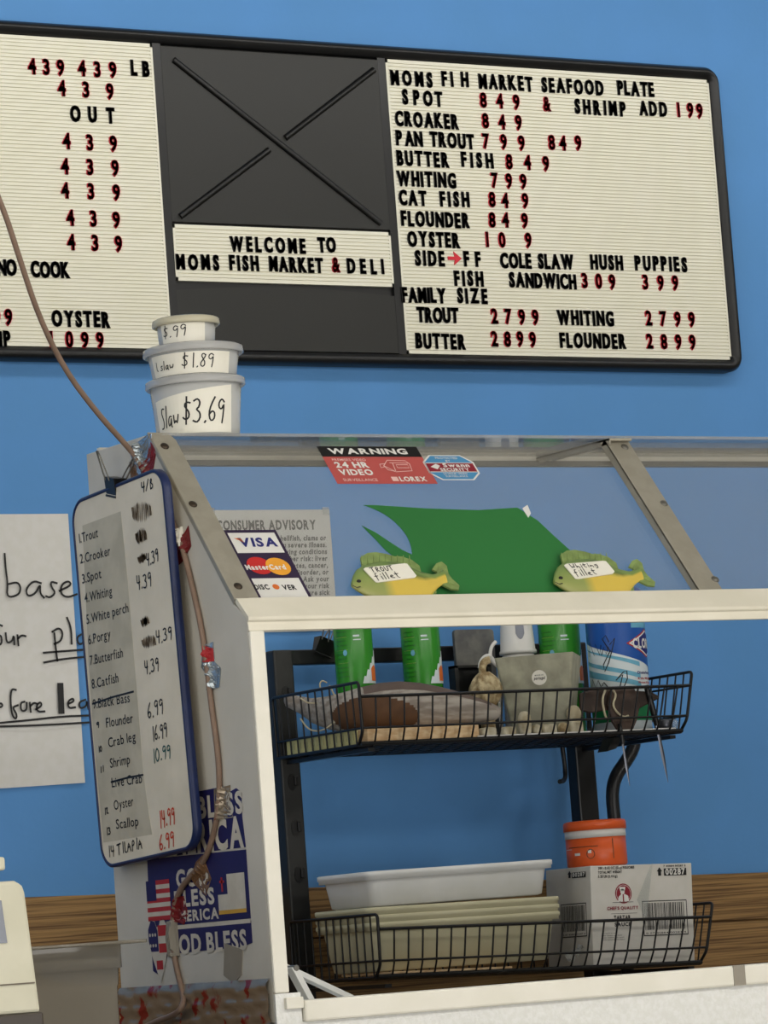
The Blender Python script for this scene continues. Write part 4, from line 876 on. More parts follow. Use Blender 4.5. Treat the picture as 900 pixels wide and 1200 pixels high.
# spray can with a white cap
Y = 1.350; r = 21*mpp(Y, 603, 750); c = onY(606, 750, Y); zc = onY(603, 766, Y).z; c = V3((c.x, Y, FLR))
sc_ = thing('spray_can', c, 'spray can with white plastic cap standing behind the stone planter', 'can')
b = MB(); b.lathe([(.001, .001), (r-.002, 0), (r, .004), (r, zc - FLR - .010), (r - .004, zc - FLR - .002), (.001, zc - FLR - .002)], c, 36); b.build('body', 'whitecap', sc_)
b = MB(); zz = zc - FLR; b.lathe([(.001, zz - .001), (r + .0015, zz - .001), (r + .0015, zz + .004), (r - .0005, zz + .006), (r - .003, zz + .045), (r - .006, zz + .060), (r - .010, zz + .063), (.001, zz + .063)], c, 36); cap = b.build('cap', 'whitecap', sc_)
F = cylF(V3((c.x, c.y, zc)), r, r - .004, .06); b = MB(); hw = .0075
band(b, F, .005 - hw, .005 + hw, lambda u: .022 + .010*((u-.005)/hw)**2, cst(.058), .0004, 0, 10); b.build('nozzle_slot', 'regwin', cap)
# stone planter
Yp = 1.225; s_ = mpp(Yp, 637, 770); cpx = onY(637, 862, Yp); pc = V3((onY(634, 815, Yp).x, Yp, FLR)); a = math.radians(40)
topz = onY(630, 767, 1.17).z - FLR; ht, hb = .0655, .0450
pot = thing('planter_pot', pc, 'square grey green stone planter pot with a round white sticker', 'planter')
def rot2(x, y): return V3((pc.x + x*math.cos(a) + y*math.sin(a), pc.y - x*math.sin(a) + y*math.cos(a), 0))
def sq(h, z, rr=.004):
    return [rot2(x, y) + V3((0, 0, FLR + z)) for x, y in rrect(-h, -h, h, h, rr, 2)]
b = MB(); b.loft([sq(hb, 0), sq(ht, topz), sq(ht - .007, topz), sq(ht - .012, topz - .03), sq(.03, topz - .03)], 0, smooth=False); b.build('body', 'pot', pot, bevel=.001)
nrm = (rot2(0, -1) - rot2(0, 0)).normalized(); slope = (ht - hb)/topz
o_ = rot2(0, -(ht + hb)/2) + V3((0, 0, FLR + topz/2)); FPt = plane(o_, rot2(1, 0) - rot2(0, 0), (nrm + V3((0, 0, -slope))).normalized())
u, v = FPt.px(632, 794); b = MB(); b.disc(FPt, u, v, .0125, .0125, .0006, 0); text(b, FPt, 'portugal', u, v - .002, .0042, 1, n=.0009, width=.018, align='c', bold=1, shear=.2) if False else None
text(b, FPt, 'portugal', u - .009, v - .003, .0046, 1, n=.0009, width=.018, bold=1, shear=.2); text(b, FPt, 'MADE IN', u - .007, v + .003, .0022, 1, n=.0009, width=.014)
b.build('round_sticker', ['label', 'greytext'], pot)
# disinfecting wipes canister
Yc = 1.235; r = 34.5*mpp(Yc, 724, 770); c = V3((onY(726, 800, Yc).x, Yc, FLR)); vz = lambda py: onY(726, py, Yc).z - FLR
cn = thing('wipes_canister', c, 'blue and white disinfecting wipes canister at the right end of the basket', 'canister')
h = .225; b = MB(); b.lathe([(.001, .001), (r-.003, 0), (r, .004), (r, h), (r-.002, h+.002), (.001, h+.002)], c, 56); b.build('body', 'wipes', cn)
b = MB(); b.lathe([(r+.001, h), (r+.001, h+.018), (r-.004, h+.024), (.001, h+.025)], c, 48); b.build('lid', 'wblue', cn)
F = cylF(c, r); b = MB()
edge = lambda u: vz(752) - (u + 1.5*r)/(3.0*r)*(vz(752) - vz(786)) 
band(b, F, -1.6*r, 1.9*r, edge, cst(h), .0004, 0, 40)
for f0, f1, w0, w1 in ((.002, .010, .018, .004), (.022, .030, .030, .016), (.036, .044, .052, .030)):
    band(b, F, -1.5*r, .75*r, lambda u: edge(u) - f1 - (w1*.4)*((.75*r-u)/(2.25*r)), lambda u: edge(u) - f0 - .008*((.75*r-u)/(2.25*r)), .0004, 1, 24)
band(b, F, .5*r, 1.6*r, cst(h - .045), cst(h), .0006, 1, 12)
dv = vz(757); dc = 1.22*r; dw = .95*r; dh = .0245
for sc1, m in ((1.0, 2), (.90, 3), (.80, 4)):
    band(b, F, dc - dw*sc1, dc + dw*sc1, lambda u: dv - dh*sc1*(1 - abs(u-dc)/(dw*sc1)), lambda u: dv + dh*sc1*(1 - abs(u-dc)/(dw*sc1)), .0006 + .0003*(1-sc1)*10, m, 24)
text(b, F, 'CLOROX', .50*r, dv - .008, .0155, 3, n=.0016, width=1.45*r, bold=1)
for s, py, hh, m in (('Disinfecting', 793, .0045, 4), ('Kills 99.9% of', 799.5, .0036, 2), ('Viruses & Bacteria', 804, .0032, 2)): text(b, F, s, .62*r, vz(py), hh, m, n=.0006, width=.95*r, bold=1)
band(b, F, -1.6*r, 1.6*r, cst(vz(847)), cst(vz(824)), .0004, 5, 24)
for st in ([(693,768),(694,752),(698,768),(700,755),(704,768),(706,757)], [(706,768),(709,760),(711,768),(714,760)], [(716,765),(712,758),(708,750),(712,746),(715,754)], [(716,757),(722,750),(718,764),(713,778),(708,788),(707,780),(716,764)], [(691,806),(694,795),(697,806),(700,797),(703,806)], [(704,804),(706,800),(710,806)], [(722,797),(728,793),(724,806)], [(720,799),(729,790),(733,789),(733,798),(729,806)]):
    b.ribbon(F, [(r*math.asin(max(-.95, min(.95, (x-725.5)/34.5))), vz(y)) for x, y in st], .0017, .0010, 6)
b.build('label_print', ['wblue', 'wteal', 'stred', 'stwhite', 'visanavy', 'wgreen', 'ink'], cn)
# small chalkboard and black picture frame
p = onY(532, 738, 1.375); q = onY(582, 785, 1.375)
b = MB(); b.prism(plane((0, 1.375, 0), (1, 0, 0), (0, -1, 0)), rrect(p.x, FLR + .0, q.x, p.z, .006, 4), -.008, 0); tag(b.build('chalkboard', 'slate', bevel=.001), 'small dusty black chalkboard leaning behind the straw ornament', 'chalkboard')
p = onY(527, 781, 1.34); q = onY(572, 806, 1.34)
pf = thing('picture_frame', ((p.x+q.x)/2, 1.34, FLR), 'small black picture frame standing before the dusty chalkboard', 'picture frame')
x0, x1, z1 = p.x, q.x, p.z; b = MB()
for A, B in (((x0, FLR), (x0+.007, z1)), ((x1-.007, FLR), (x1, z1)), ((x0, FLR), (x1, FLR+.007)), ((x0, z1-.004), (x1, z1))): b.box((A[0], 1.325, A[1]), (B[0], 1.345, B[1]))
b.build('frame', 'postgrey', pf); b = MB(); b.box((x0+.004, 1.338, FLR+.004), (x1-.004, 1.342, z1-.003)); b.build('backing', 'groove', pf)
b = MB()
for pts in (((562, 783), (563, 775), (568, 769), (574, 768), (577, 772)), ((585, 782), (577, 776), (574, 767), (576, 757), (581, 752))): b.tube(smooth_path([onY(x, y, 1.285) for x, y in pts], 2), .0032, 8)
b.tube([onY(577, 772, 1.285), onY(585, 782, 1.285), onY(586, 830, 1.285), V3((onY(586, 830, 1.285).x, 1.285, FLR))], .0032, 8)
tag(b.build('plastic_hook', 'whitecap'), 'white curled plastic hooks poking out left of the stone planter', 'hook')
def blob(b, c, rx, ry, rz, e=1.0, amp=.04, nu=16, nv=10, m=0, az=0.0):
    c = V3(c); sg = lambda t: math.copysign(abs(t)**e, t); rings = []; ph = random.uniform(0, 6)
    for j in range(nv + 1):
        t = -math.pi/2 + math.pi*j/nv; rg = []
        for i in range(nu):
            a_ = i*2*math.pi/nu; k = 1 + amp*math.sin(2.3*a_ + ph + 3*t); ct = max(abs(math.cos(t))**e, .02)
            x, y, z = rx*k*ct*sg(math.cos(a_)), ry*k*ct*sg(math.sin(a_)), rz*k*sg(math.sin(t)); rg.append(c + V3((x*math.cos(az) - y*math.sin(az), x*math.sin(az) + y*math.cos(az), z)))
        rings.append(rg)
    b.loft(rings, m)
# straw ornament
p = onY(569, 806, 1.20); so = thing('straw_ornament', (p.x, 1.20, FLR), 'tan dried straw bulb with a curled stalk left of the planter', 'ornament')
b = MB(); rings = []
for j in range(13):
    t = j/12; rr = .027*math.sin(math.pi*(.08 + .86*t))**.7; z = p.z - .034 + .060*t
    rings.append([V3((p.x + rr*(1 + .10*math.cos(9*q*2*math.pi/36 + j*.5))*math.cos(q*2*math.pi/36), 1.20 + rr*.9*(1 + .10*math.cos(9*q*2*math.pi/36 + j*.5))*math.sin(q*2*math.pi/36), z)) for q in range(36)])
b.loft(rings, 0); b.tube([(p.x, 1.20, FLR), (p.x, 1.20, p.z - .03)], .012, 10); b.build('bulb', 'straw', so)
b = MB(); b.tube(smooth_path([V3((p.x - .003, 1.20, p.z + .020)), V3((p.x - .004, 1.20, p.z + .034)), V3((p.x + .002, 1.20, p.z + .044)), V3((p.x + .010, 1.197, p.z + .046))], 2), [.0075] + [.006]*11 + [.0042], 10) if False else b.tube(smooth_path([V3((p.x - .003, 1.20, p.z + .020)), V3((p.x - .004, 1.20, p.z + .034)), V3((p.x + .002, 1.20, p.z + .044)), V3((p.x + .010, 1.197, p.z + .046))], 2), .0062, 10)
b.build('stalk', 'straw', so)
# boards under the decoy
p = onY(426, 868, 1.14); q = onY(562, 860, 1.14)
b = MB(); b.box((.848, 1.140, FLR), (q.x, 1.215, FLR + .025)); tag(b.build('wood_board', 'bread', bevel=.002), 'pale tan wooden board lying under the grey decoy', 'board')
b = MB(); b.box((.8335, 1.155, FLR), (.8385, 1.375, FLR + .026))
for i in range(20): b.box((.8333, 1.16 + i*.0105, FLR + .008), (.8336, 1.1608 + i*.0105, FLR + .019), 1)
tag(b.build('wood_ruler', ['ruler', 'browntape'], bevel=.0008), 'yellowed flat ruler standing on edge along the upper basket side', 'ruler')
# carved decoy
stn = [(333, 814, 829, 1.383), (350, 816, 838, 1.36), (366, 819, 850, 1.33), (383, 817, 857, 1.30), (404, 812, 861, 1.27), (424, 806, 862, 1.245), (446, 801, 861, 1.225), (470, 799, 860, 1.21), (495, 801, 857, 1.198), (520, 806, 854, 1.188), (545, 813, 851, 1.18), (566, 820, 848, 1.175), (580, 826, 846, 1.17), (589, 831, 840, 1.17)]
b = MB(); NR, NQ = 160, 64; rings = []; info = []
for i in range(NR):
    f = i/(NR-1)*(len(stn)-1); k = min(int(f), len(stn)-2); t = f - k; A, B = stn[k], stn[k+1]
    x, yt, yb, Y = [A[j]*(1-t) + B[j]*t for j in range(4)]
    T = onY(x, yt, Y); Bt = onY(x, yb, Y); cz = (T.z + Bt.z)/2 + .002; rz = max((T.z - Bt.z)/2 - .001, .003); cx = (T.x + Bt.x)/2; ry = min(rz*.85, .032)
    if i in (0, NR-1): rz *= .5; ry *= .5
    dirv = V3((.86, -.5, 0)); nv_ = V3((-.38, -.92, 0)).normalized()
    rings.append([V3((cx, Y, cz)) + nv_*(math.cos(q*2*math.pi/NQ)*ry) + V3((0, 0, math.sin(q*2*math.pi/NQ)*rz)) for q in range(NQ)]); info.append((x, yt, yb))
b.loft(rings, 0)
for fi in range(len(b.f)):
    if fi >= (NR-1)*NQ: continue
    i, q = fi // NQ, fi % NQ; s1 = math.sin((q+.5)*2*math.pi/NQ); c1 = math.cos((q+.5)*2*math.pi/NQ); x, yt, yb = info[i]; y = (yt+yb)/2 - s1*(yb-yt)/2
    if c1 > 0 and ((x-436)/50)**2 + ((y-842)/23)**2 < 1: b.m[fi] = 2
    elif s1 > .62 and 425 < x < 575: b.m[fi] = 1
dc = thing('wooden_decoy', onY(470, 855, 1.205), 'long grey carved wooden fish decoy with a brown patch in the upper basket', 'decoy')
b.build('body', ['decoy', 'decoytop', 'decoypatch'], dc)
b = MB()
for pts in (((378, 812), (374, 803), (377, 797), (383, 800)), ((352, 818), (360, 824), (372, 824)), ((386, 803), (392, 815)), ((352, 842), (362, 856), (378, 857), (392, 846))): b.tube(smooth_path([onY(x, y, 1.262) for x, y in pts], 2), .0013, 6)
b.build('string', 'twine', dc, label='thin pale string tied around the tail end')
# pebbles
for i, (x0, y0, x1, y1, e, lab) in enumerate(((563, 853, 580, 866, .32, 'small cream stone block just right of the tan board'), (588, 852, 603, 865, .32, 'cream stone block left of the rounded tan pebble before the planter'), (607, 834, 623, 865, .75, 'tall rounded tan pebble before the planter'),
        (624, 849, 633, 864, .7, 'narrow pebble squeezed right of the tall rounded pebble'), (634, 849, 651, 862, .32, 'flat cream stone block before the middle of the planter'), (654, 847, 665, 862, .8, 'brown round pebble before the planter corner'),
        (666, 845, 682, 862, .32, 'cream stone block under the round tan pebble'), (664, 827, 681, 845, .9, 'round tan pebble resting on the cream stone block'))):
    A, B = onY(x0, y0, 1.148), onY(x1, y1, 1.148); b = MB(); zb = max(FLR + .0005, B.z) if i == 7 else FLR + .0005
    blob(b, ((A.x+B.x)/2, 1.148, (A.z+zb)/2), (B.x-A.x)/2, .009, (A.z-zb)/2, e, .03)
    tag(b.build('pebble', 'stone' if i not in (5,) else 'straw'), lab, 'stone', 'stones in the upper basket')
A, B = onY(560, 866, 1.1355), onY(776, 862, 1.1355); b = MB(); b.box((A.x, 1.1335, FLR), (1.445, 1.1375, FLR + .006)); tag(b.build('plastic_strip', 'whitecap', bevel=.001), 'thin white plastic strip lying along the front of the upper basket', 'strip')
# leather leaves with cord
FLf = plane((0, 1.140, 0), (1, 0, 0), (0, -1, 0))
ll = thing('leather_ornament', onY(730, 862, 1.142), 'dark brown leather leaf ornament with pale cord hanging before the wipes canister', 'ornament')
b = MB(); b.prism(FLf, [FLf.px(*p) for p in ((683, 812), (700, 807), (735, 808), (766, 810), (776, 815), (774, 819), (760, 826), (746, 833), (720, 831), (695, 835), (684, 832))][::-1], -.014, -.007); b.build('leaf', 'leather', ll, bevel=.002)
b = MB(); b.prism(FLf, [FLf.px(*p) for p in ((716, 808), (744, 807), (750, 826), (747, 843), (741, 857), (735, 862), (727, 860), (718, 846), (712, 826))][::-1], -.006, .001); b.build('leaf', 'leather', ll, bevel=.002)
b = MB()
for pts in (((708, 809), (704, 820), (707, 836), (709, 842)), ((717, 809), (721, 815), (716, 826), (722, 836), (730, 841), (735, 839))): b.tube(smooth_path([FLf(*FLf.px(*p), .0035) for p in pts], 2), .0019, 8)
b.build('cord', 'twine', ll)
def knife(h0, h1, tip, Y, wd, label, rh=.0055):
    A, B, T = onY(*h0, Y), onY(*h1, Y), onY(*tip, Y); t_ = thing('knife', A, label, 'knife', 'knives poked through the upper basket')
    b = MB(); b.tube([A, A*.5 + B*.5, B], [rh*.8, rh, rh*.9], 10); b.build('handle', 'black', t_)
    d = (T - B).normalized(); s = V3((d.z, 0, -d.x)); b = MB(); m1 = B + (T-B)*.55
    ring = lambda P, w_, th: [P - s*w_, P + V3((0, -th, 0)), P + s*w_, P + V3((0, th, 0))]
    b.loft([ring(B, wd*.8, .0012), ring(m1, wd, .001), ring(T, .0004, .0004)], 0, smooth=False); b.build('blade', 'blade', t_); return t_
knife((757, 803), (770, 850), (783, 917), 1.145, .0036, 'knife with its long blade hanging below the basket right end')
knife((726, 848), (730, 872), (738, 921), 1.135, .0028, 'knife with only a short blade tip hanging before the bent leg', .004)
p = onY(781, 853, 1.16); b = MB(); b.lathe([(.001, 0), (.0135, 0), (.0135, .020), (.012, .022), (.001, .022)], (p.x, 1.165, FLR), 28); tag(b.build('tin_lid', 'blade'), 'small shiny steel tin at the right end of the upper basket', 'tin')
p = onY(795, 853, 1.15); b = MB(); blob(b, (p.x - .001, 1.162, FLR + .011), .009, .010, .0105, 1, .18, 12, 8); tag(b.build('crumpled_wrapper', 'cellophane'), 'crumpled clear wrapper in the far right corner of the upper basket', 'wrapper')
Fc = plane(onY(382, 757, 1.404), (.93, 0, .36), (0, -1, 0))
binder_clip(Fc.o, plane(Fc.o + V3((0, .008, 0)), (.93, 0, -.36), (0, -1, 0)), 'black binder clip gripping the crossbar of the rack', 1.25)
# ------------------------------------------------------------------ things in the lower basket
def tote(x0, x1, y0, y1, z0, z1, ins, m, label, rim=.013, lean=0.0, group='stacked plastic totes', name='plastic_tote'):
    def ring(d, z): return [V3((x, y, z + (x - x0)*lean)) for x, y in rrect(x0 + d, y0 + d, x1 - d, y1 - d, .018, 5)]
    t_ = thing(name, ((x0+x1)/2, (y0+y1)/2, z0), label, 'tote', group)
    zr = z1 - rim
    b = MB(); b.loft([ring(ins + .006, z0), ring(ins + .001, z0 + .002), ring(.009, zr), ring(.008, z1 - .004), ring(.0095, z1 - .004), ring(.0105, zr), ring(ins + .003, z0 + .0035), ring(.06, z0 + .003)], 0); b.build('body', m, t_)
    b = MB(); b.loft([ring(.0088, zr + .001), ring(.0015, zr), ring(.0015, zr + .005), ring(.0, zr + .006), ring(0, z1 - .001), ring(.002, z1), ring(.007, z1), ring(.0085, z1 - .002), ring(.0087, zr + .003)], 0); b.build('rim', m, t_)
LX = lambda x: -.028*(x - .83)
zl = 1.172
tote(.833, 1.203, 1.150, 1.335, zl - .004, 1.246, .017, 'binc', 'cream plastic tote, lowest of the nested cream totes', lean=-.004)
tote(.833, 1.203, 1.150, 1.335, zl + .008, 1.258, .017, 'binc', 'cream plastic tote, middle of the nested cream totes', lean=-.004)
tote(.833, 1.203, 1.150, 1.335, zl + .020, 1.270, .017, 'binc', 'cream plastic tote, top of the nested cream totes, under the grey one', lean=-.004)
tote(.838, 1.197, 1.152, 1.328, 1.2708, 1.327, .014, 'binw', 'grey white plastic tote on top of the cream totes', lean=.006, rim=.014)
b = MB(); b.hexa([(.862, 1.142, 1.1630), (1.09, 1.142, 1.1567), (1.09, 1.30, 1.1567), (.862, 1.30, 1.1630)], [(.862, 1.142, 1.1668), (1.09, 1.142, 1.1606), (1.09, 1.30, 1.1606), (.862, 1.30, 1.1668)]); tag(b.build('wood_board', 'bread', bevel=.001), 'thin tan board lying under the cream totes', 'board')
# carton
th = .045; o_ = V3((1.2525, 1.150, 1.1510)); Uc = V3((math.cos(th), 0, -math.sin(th)*.6)).normalized(); Vc = V3((-Uc.z, 0, Uc.x)) + V3((.028, 0, 0)); CW, CD, CHh = .204, .133, .163
ct = thing('carton', o_, 'white cardboard tartar sauce carton in the lower basket', 'carton')
P = lambda u, d, v: o_ + Uc*u + V3((0, d, 0)) + Vc*v
b = MB(); b.hexa([P(0, 0, 0), P(CW, 0, 0), P(CW, CD, 0), P(0, CD, 0)], [P(0, 0, CHh), P(CW, 0, CHh), P(CW, CD, CHh), P(0, CD, CHh)]); body = b.build('box', 'carton', ct, bevel=.0012)
Ff = plane(o_, Uc, (0, -1, 0)); c6 = lambda x, y: Ff.px(640 + x/4.5, 950 + y/4.5, .0006)
b = MB()
def crow(s, x0, x1, yb, h, m=0, bold=1, n=.0008):
    p, q = c6(x0, yb), c6(x1, yb); text(b, Ff, s, p[0], p[1], h, m, n=n, width=q[0]-p[0], bold=bold)
def crect(x0, y0, x1, y1, m, n=.0006):
    p, q = c6(x0, y1), c6(x1, y0); b.rect(Ff, p[0], p[1], q[0], q[1], n, m)
for s, x1, yb in (('200 - 0.42 OZ (12 g) POUCHES', 465, 310), ('TOTAL NET WEIGHT', 400, 332), ('5.25 LB (2.4 kg)', 376, 354)): crow(s, 274, x1, yb, .0040)
crow('7 45884 00287 5', 618, 735, 297, .0030); crect(622, 301, 738, 343, 0); crow('00287', 629, 732, 337, .0095, 1, n=.001)
p = c6(598, 322); b.poly(Ff, [(p[0]-.003, p[1]-.0065), (p[0]+.003, p[1]-.0065), (p[0]+.003, p[1]+.0005), (p[0]+.0055, p[1]+.0005), (p[0], p[1]+.0075), (p[0]-.0055, p[1]+.0005), (p[0]-.003, p[1]+.0005)], .0006, 0)
p = c6(405, 437); b.disc(Ff, p[0] + .001, p[1], .0165, .0165, .0006, 2); b.disc(Ff, p[0] + .001, p[1], .0145, .0145, .0007, 1, 24); b.disc(Ff, p[0] + .001, p[1], .0138, .0138, .0008, 2, 24)
b.disc(Ff, p[0] - .001, p[1] + .003, .0042, .0048, .001, 1, 12); b.poly(Ff, [(p[0]-.006, p[1]+.005), (p[0]+.004, p[1]+.005), (p[0]+.005, p[1]+.011), (p[0]-.007, p[1]+.011)], .001, 1)
b.poly(Ff, [(p[0]-.011, p[1]-.013), (p[0]+.011, p[1]-.013), (p[0]+.010, p[1]-.004), (p[0]+.004, p[1]-.001), (p[0]-.004, p[1]-.001), (p[0]-.009, p[1]-.005)], .001, 1); b.rect(Ff, p[0]-.0012, p[1]-.013, p[0]+.0012, p[1]-.001, .0012, 2)
b.rect(Ff, p[0] - .022, p[1] - .0145, p[0] + .020, p[1] - .0138, .0008, 0)
crow("CHEF'S QUALITY", 322, 487, 524, .0050, 2); crect(342, 540, 480, 543, 0)
crow('TARTAR', 358, 446, 574, .0062); crow('SAUCE', 362, 448, 610, .0060)
for i in range(4): crow(('DISTRIBUTED BY', 'FOOD SERVICE CO', 'KEEP COOL AND DRY', 'PACKED IN USA')[i] if False else 'mmm mmmm mm mmm', 292, (372, 400, 412, 416)[i], 652 + i*11, .0020, 3, 0)
def barcode(F, p, q, fr=.0016, seed=1):
    rnd = random.Random(seed); b.rect(F, p[0], p[1], q[0], q[1], .0006, 0); b.rect(F, p[0]+fr, p[1]+fr, q[0]-fr, q[1]-fr, .0007, 4)
    u = p[0] + fr*2.4
    while u < q[0] - fr*3.5:
        wv = rnd.choice((.0007, .0009, .0014, .002)); b.rect(F, u, p[1] + (q[1]-p[1])*.17, min(u + wv, q[0]-fr*2.4), q[1] - fr*2.2, .0009, 0); u += wv + rnd.choice((.0007, .001, .0016))
    text(b, F, '0 07 45884 00287 4', p[0] + fr*3, p[1] + fr*2, .0028, 0, n=.0009, width=(q[0]-p[0]) - fr*6)
barcode(Ff, c6(516, 662), c6(740, 468))
b.build('front_print', ['ink', 'stwhite', 'maroon', 'greytext', 'carton'], ct); b = MB()
FLc = plane(o_, (0, -1, 0), (-Vc.z, 0, Vc.x)); c7 = lambda x, y: FLc.px(640 + x/4.5, 950 + y/4.5, .0008)
p, q = c7(82, 672), c7(210, 484); barcode(FLc, p, q, seed=2)
b.build('barcode', ['ink', 'stwhite', 'maroon', 'greytext', 'carton'], ct); b = MB()
p, q = c7(136, 357), c7(208, 320); b.rect(FLc, p[0], p[1], q[0], q[1], .0008, 0); text(b, FLc, '00287', p[0] + .002, p[1] + .0022, .0062, 1, n=.0011, width=q[0]-p[0]-.004, bold=1)
p = c7(123, 338); b.poly(FLc, [(p[0]-.003, p[1]-.0055), (p[0]+.003, p[1]-.0055), (p[0]+.003, p[1]+.0005), (p[0]+.0055, p[1]+.0005), (p[0], p[1]+.0065), (p[0]-.0055, p[1]+.0005), (p[0]-.003, p[1]+.0005)], .0008, 0)
b.build('side_print', ['ink', 'stwhite', 'maroon', 'greytext', 'carton'], ct)
b = MB(); p, q = c6(478, 470), c6(560, 275); b.poly(Ff, [p, (q[0]-.004, q[1]-.004), q, (p[0]+.016, p[1]-.036)], .0013, 0); b.build('tape_strip', 'cellophane', ct)
# orange tub on the carton
Yt = 1.218; r = 36.5*mpp(Yt, 697, 980); c = V3((onY(698, 985, Yt).x, Yt, 1.3135)); vt = lambda py: onY(698, py, Yt).z - c.z
ot = thing('orange_tub', c, 'bright orange plastic tub with a white band standing on the carton', 'tub')
b = MB(); b.lathe([(.001, 0), (r - .004, 0), (r - .0015, .003), (r - .0015, vt(982)), (.001, vt(982))], c, 48); b.build('body', 'tuborange', ot)
b = MB(); b.lathe([(r - .0015, vt(982)), (r - .0008, vt(982)), (r - .0008, vt(973)), (r - .0015, vt(973))], c, 48); b.build('band', 'whitecap', ot)
b = MB(); b.lathe([(r - .001, vt(973)), (r + .0008, vt(973)), (r + .0008, vt(965)), (r - .001, vt(962.5)), (r - .006, vt(961.5)), (.001, vt(961.5))], c, 48); b.build('lid', 'tuborange', ot)
F = cylF(c, r - .0015); b = MB(); U = lambda x: r*math.asin(max(-.97, min(.97, (x - 697.5)/36.5)))
b.rect(F, U(662), vt(994), U(668), vt(996) + .002, .0005, 0, 3); b.rect(F, U(671), vt(1002), U(677), vt(999), .0005, 0, 3); b.rect(F, U(686), vt(1000), U(690), vt(996), .0005, 0, 3)
b.ribbon(F, [(U(689) + .0065*math.cos(a_*.35), vt(1001) + .0075*math.sin(a_*.35)) for a_ in range(19)], .0011, .0006, 1)
b.rect(F, U(665), vt(992.5), U(698), vt(991.7), .0005, 1, 8); b.rect(F, U(715), vt(1008), U(716), vt(984), .0005, 1, 2)
b.build('label_print', ['stwhite', 'decoypatch'], ot)
# clear packets between totes and carton
b = MB(); rows = []
for i in range(9):
    for j in range(5):
        rows.append(V3((1.205 + .046*i/8, 1.150 + .004*j + .02*(i/8), 1.1590 + (.027*(i/8)**1.5 + .006*math.sin(i*2.1 + j))*(1 - j*.12) + j*.003)))
b.add(rows, [(i*5+j, (i+1)*5+j, (i+1)*5+j+1, i*5+j+1) for i in range(8) for j in range(4)], 0, True)
tag(b.build('plastic_packet', 'cellophane'), 'crumpled clear plastic packet between the totes and the carton', 'packet')

# ================================================================== inside the case: folded metal bracket
mb = thing('folding_bracket', onY(350, 1165, .2), 'grey metal folding bracket lying inside the case behind the corner post', 'bracket')
A = onY(341, 1133, .22)
def flat_bar(P, Q, wd, m, name):
    b = MB(); d = (Q-P).normalized(); s = V3((0, 1, 0)); n_ = d.cross(s).normalized(); w2 = s*.009; t2 = n_*wd
    b.hexa([P - w2 - t2, Q - w2 - t2, Q + w2 - t2, P + w2 - t2], [P - w2 + t2, Q - w2 + t2, Q + w2 + t2, P + w2 + t2]); b.build(name, m, mb, bevel=.0008)
E1 = V3((onY(370, 1175, .20).x, .20, 1.1245)); E2 = V3((onY(440, 1172, .26).x, .26, 1.1245))
flat_bar(A, E1, .0042, 'binw', 'arm'); flat_bar(A + V3((0, .021, .001)), E2 + V3((0, .005, 0)), .0036, 'binw', 'arm')
b = MB(); b.tube([A + V3((.002, -.011, -.002)), A + V3((.002, .033, -.002))], .004, 10); b.build('pivot', 'dalu', mb)

# ================================================================== counter with register and bin at the left
b = MB(); b.box((-1.9, -.48, 0), (-.035, .39, .97)); b.box((-1.92, -.50, .97), (-.030, .39, 1.0)); tag(b.build('service_counter', 'greycounter', bevel=.002), 'brown service counter left of the display case', 'counter')
FRg = plane((0, -.25, 0), (1, 0, 0), (0, -1, 0)); rp_ = lambda x, y: FRg.px(x, y)
zb = rp_(48, 1183)[1]; xr_ = rp_(48, 1183)[0]; xl_ = xr_ - .30
b = MB(); b.box((xl_ - .02, -.26, 1.0), (xr_ - .002, .02, zb - .003)); b.box((xl_ + .02, -.264, 1.05), (xr_ - .03, -.259, zb - .03)); tag(b.build('cash_box', 'darkcounter', bevel=.002), 'dark cash box under the ivory register at the lower left', 'cash box')
rg = thing('cash_register', ((xl_+xr_)/2, -.12, zb - .003), 'ivory plastic cash register at the lower left edge', 'cash register')
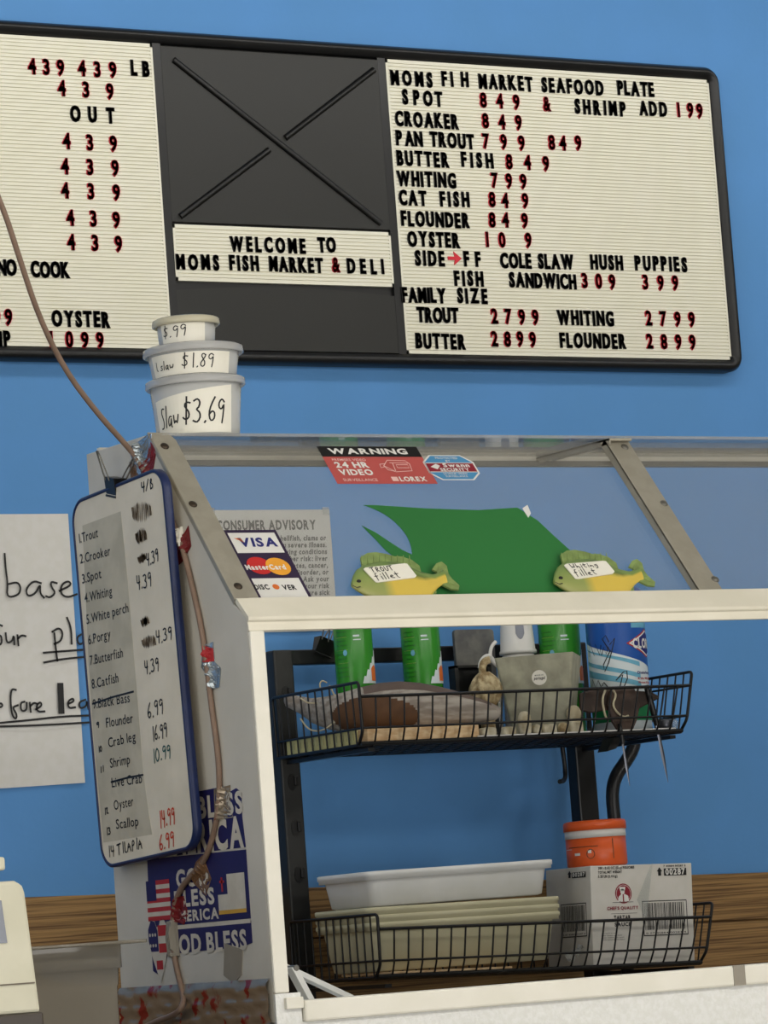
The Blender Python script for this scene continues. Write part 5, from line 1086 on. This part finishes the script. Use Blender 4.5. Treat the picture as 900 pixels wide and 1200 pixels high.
pts = [rp_(48, 1183), rp_(30, 1046), rp_(27, 1037), rp_(18, 1032)]; pts = [(xr_, zb - .003)] + pts[1:] + [(xl_ + .04, pts[3][1]), (xl_ + .02, pts[1][1]), (xl_, zb - .003)]
b = MB(); b.prism(FRg, pts, -.26, 0); b.build('housing', 'register', rg, bevel=.004)
p = rp_(48, 1151); b = MB(); b.box((xl_ + .004, -.2512, p[1] - .0008), (xr_ - .006, -.249, p[1] + .0008)); b.build('seam', 'raildark', rg)
p, q = rp_(8, 1105), rp_(1, 1055); b = MB(); b.prism(FRg, [(xl_ + .07, p[1]), (p[0], p[1]), (q[0], q[1]), (xl_ + .08, q[1])], .0, .0015); b.build('display_window', 'regwin', rg)
p, q = rp_(8, 1034), rp_(-8, 1017); b = MB(); b.box((q[0] - .03, -.20, p[1] - .004), (p[0], -.16, q[1] + .004)); b.build('stem', 'register', rg, bevel=.002)
p, q = rp_(21, 1018), rp_(20, 1002); b = MB(); b.box((p[0] - .16, -.22, p[1]), (p[0], -.14, q[1])); b.build('customer_display', 'register', rg, bevel=.003)
Yb = -.05; xa = onY(45, 1112, Yb).x; xb = onY(141, 1104, Yb).x; zt_ = onY(90, 1106, Yb).z; z2 = onY(90, 1137, Yb).z; z3 = onY(90, 1157, Yb).z; xe = onY(165, 1103, Yb).x
def bring(d, z, dl=0): return [V3((x, y, z)) for x, y in rrect(xa - d - .03, Yb - d, xb + d, Yb + .28 + d, .015, 4)]
bn = thing('plastic_bin', ((xa+xb)/2, .09, 1.0), 'smoky clear plastic bin between the register and the display case', 'bin')
b = MB(); b.loft([bring(-.002, 1.0005), bring(-.001, z3 - .002), bring(0, z3), bring(.001, z2 - .001), bring(.004, z2), bring(.004, zt_ - .003)], 0, caps=False); b.add(bring(-.002, 1.0006), [tuple(range(20))], 0); b.build('body', 'smoke', bn)
b = MB(); b.loft([bring(.004, zt_ - .004), bring(xe - xb, zt_ - .004), bring(xe - xb, zt_), bring(.004, zt_)], 0, caps=False, closed=False); b.build('rim', 'smoke', bn)
for o in list(COL.objects):
    if o.type == 'MESH': o.data.validate()
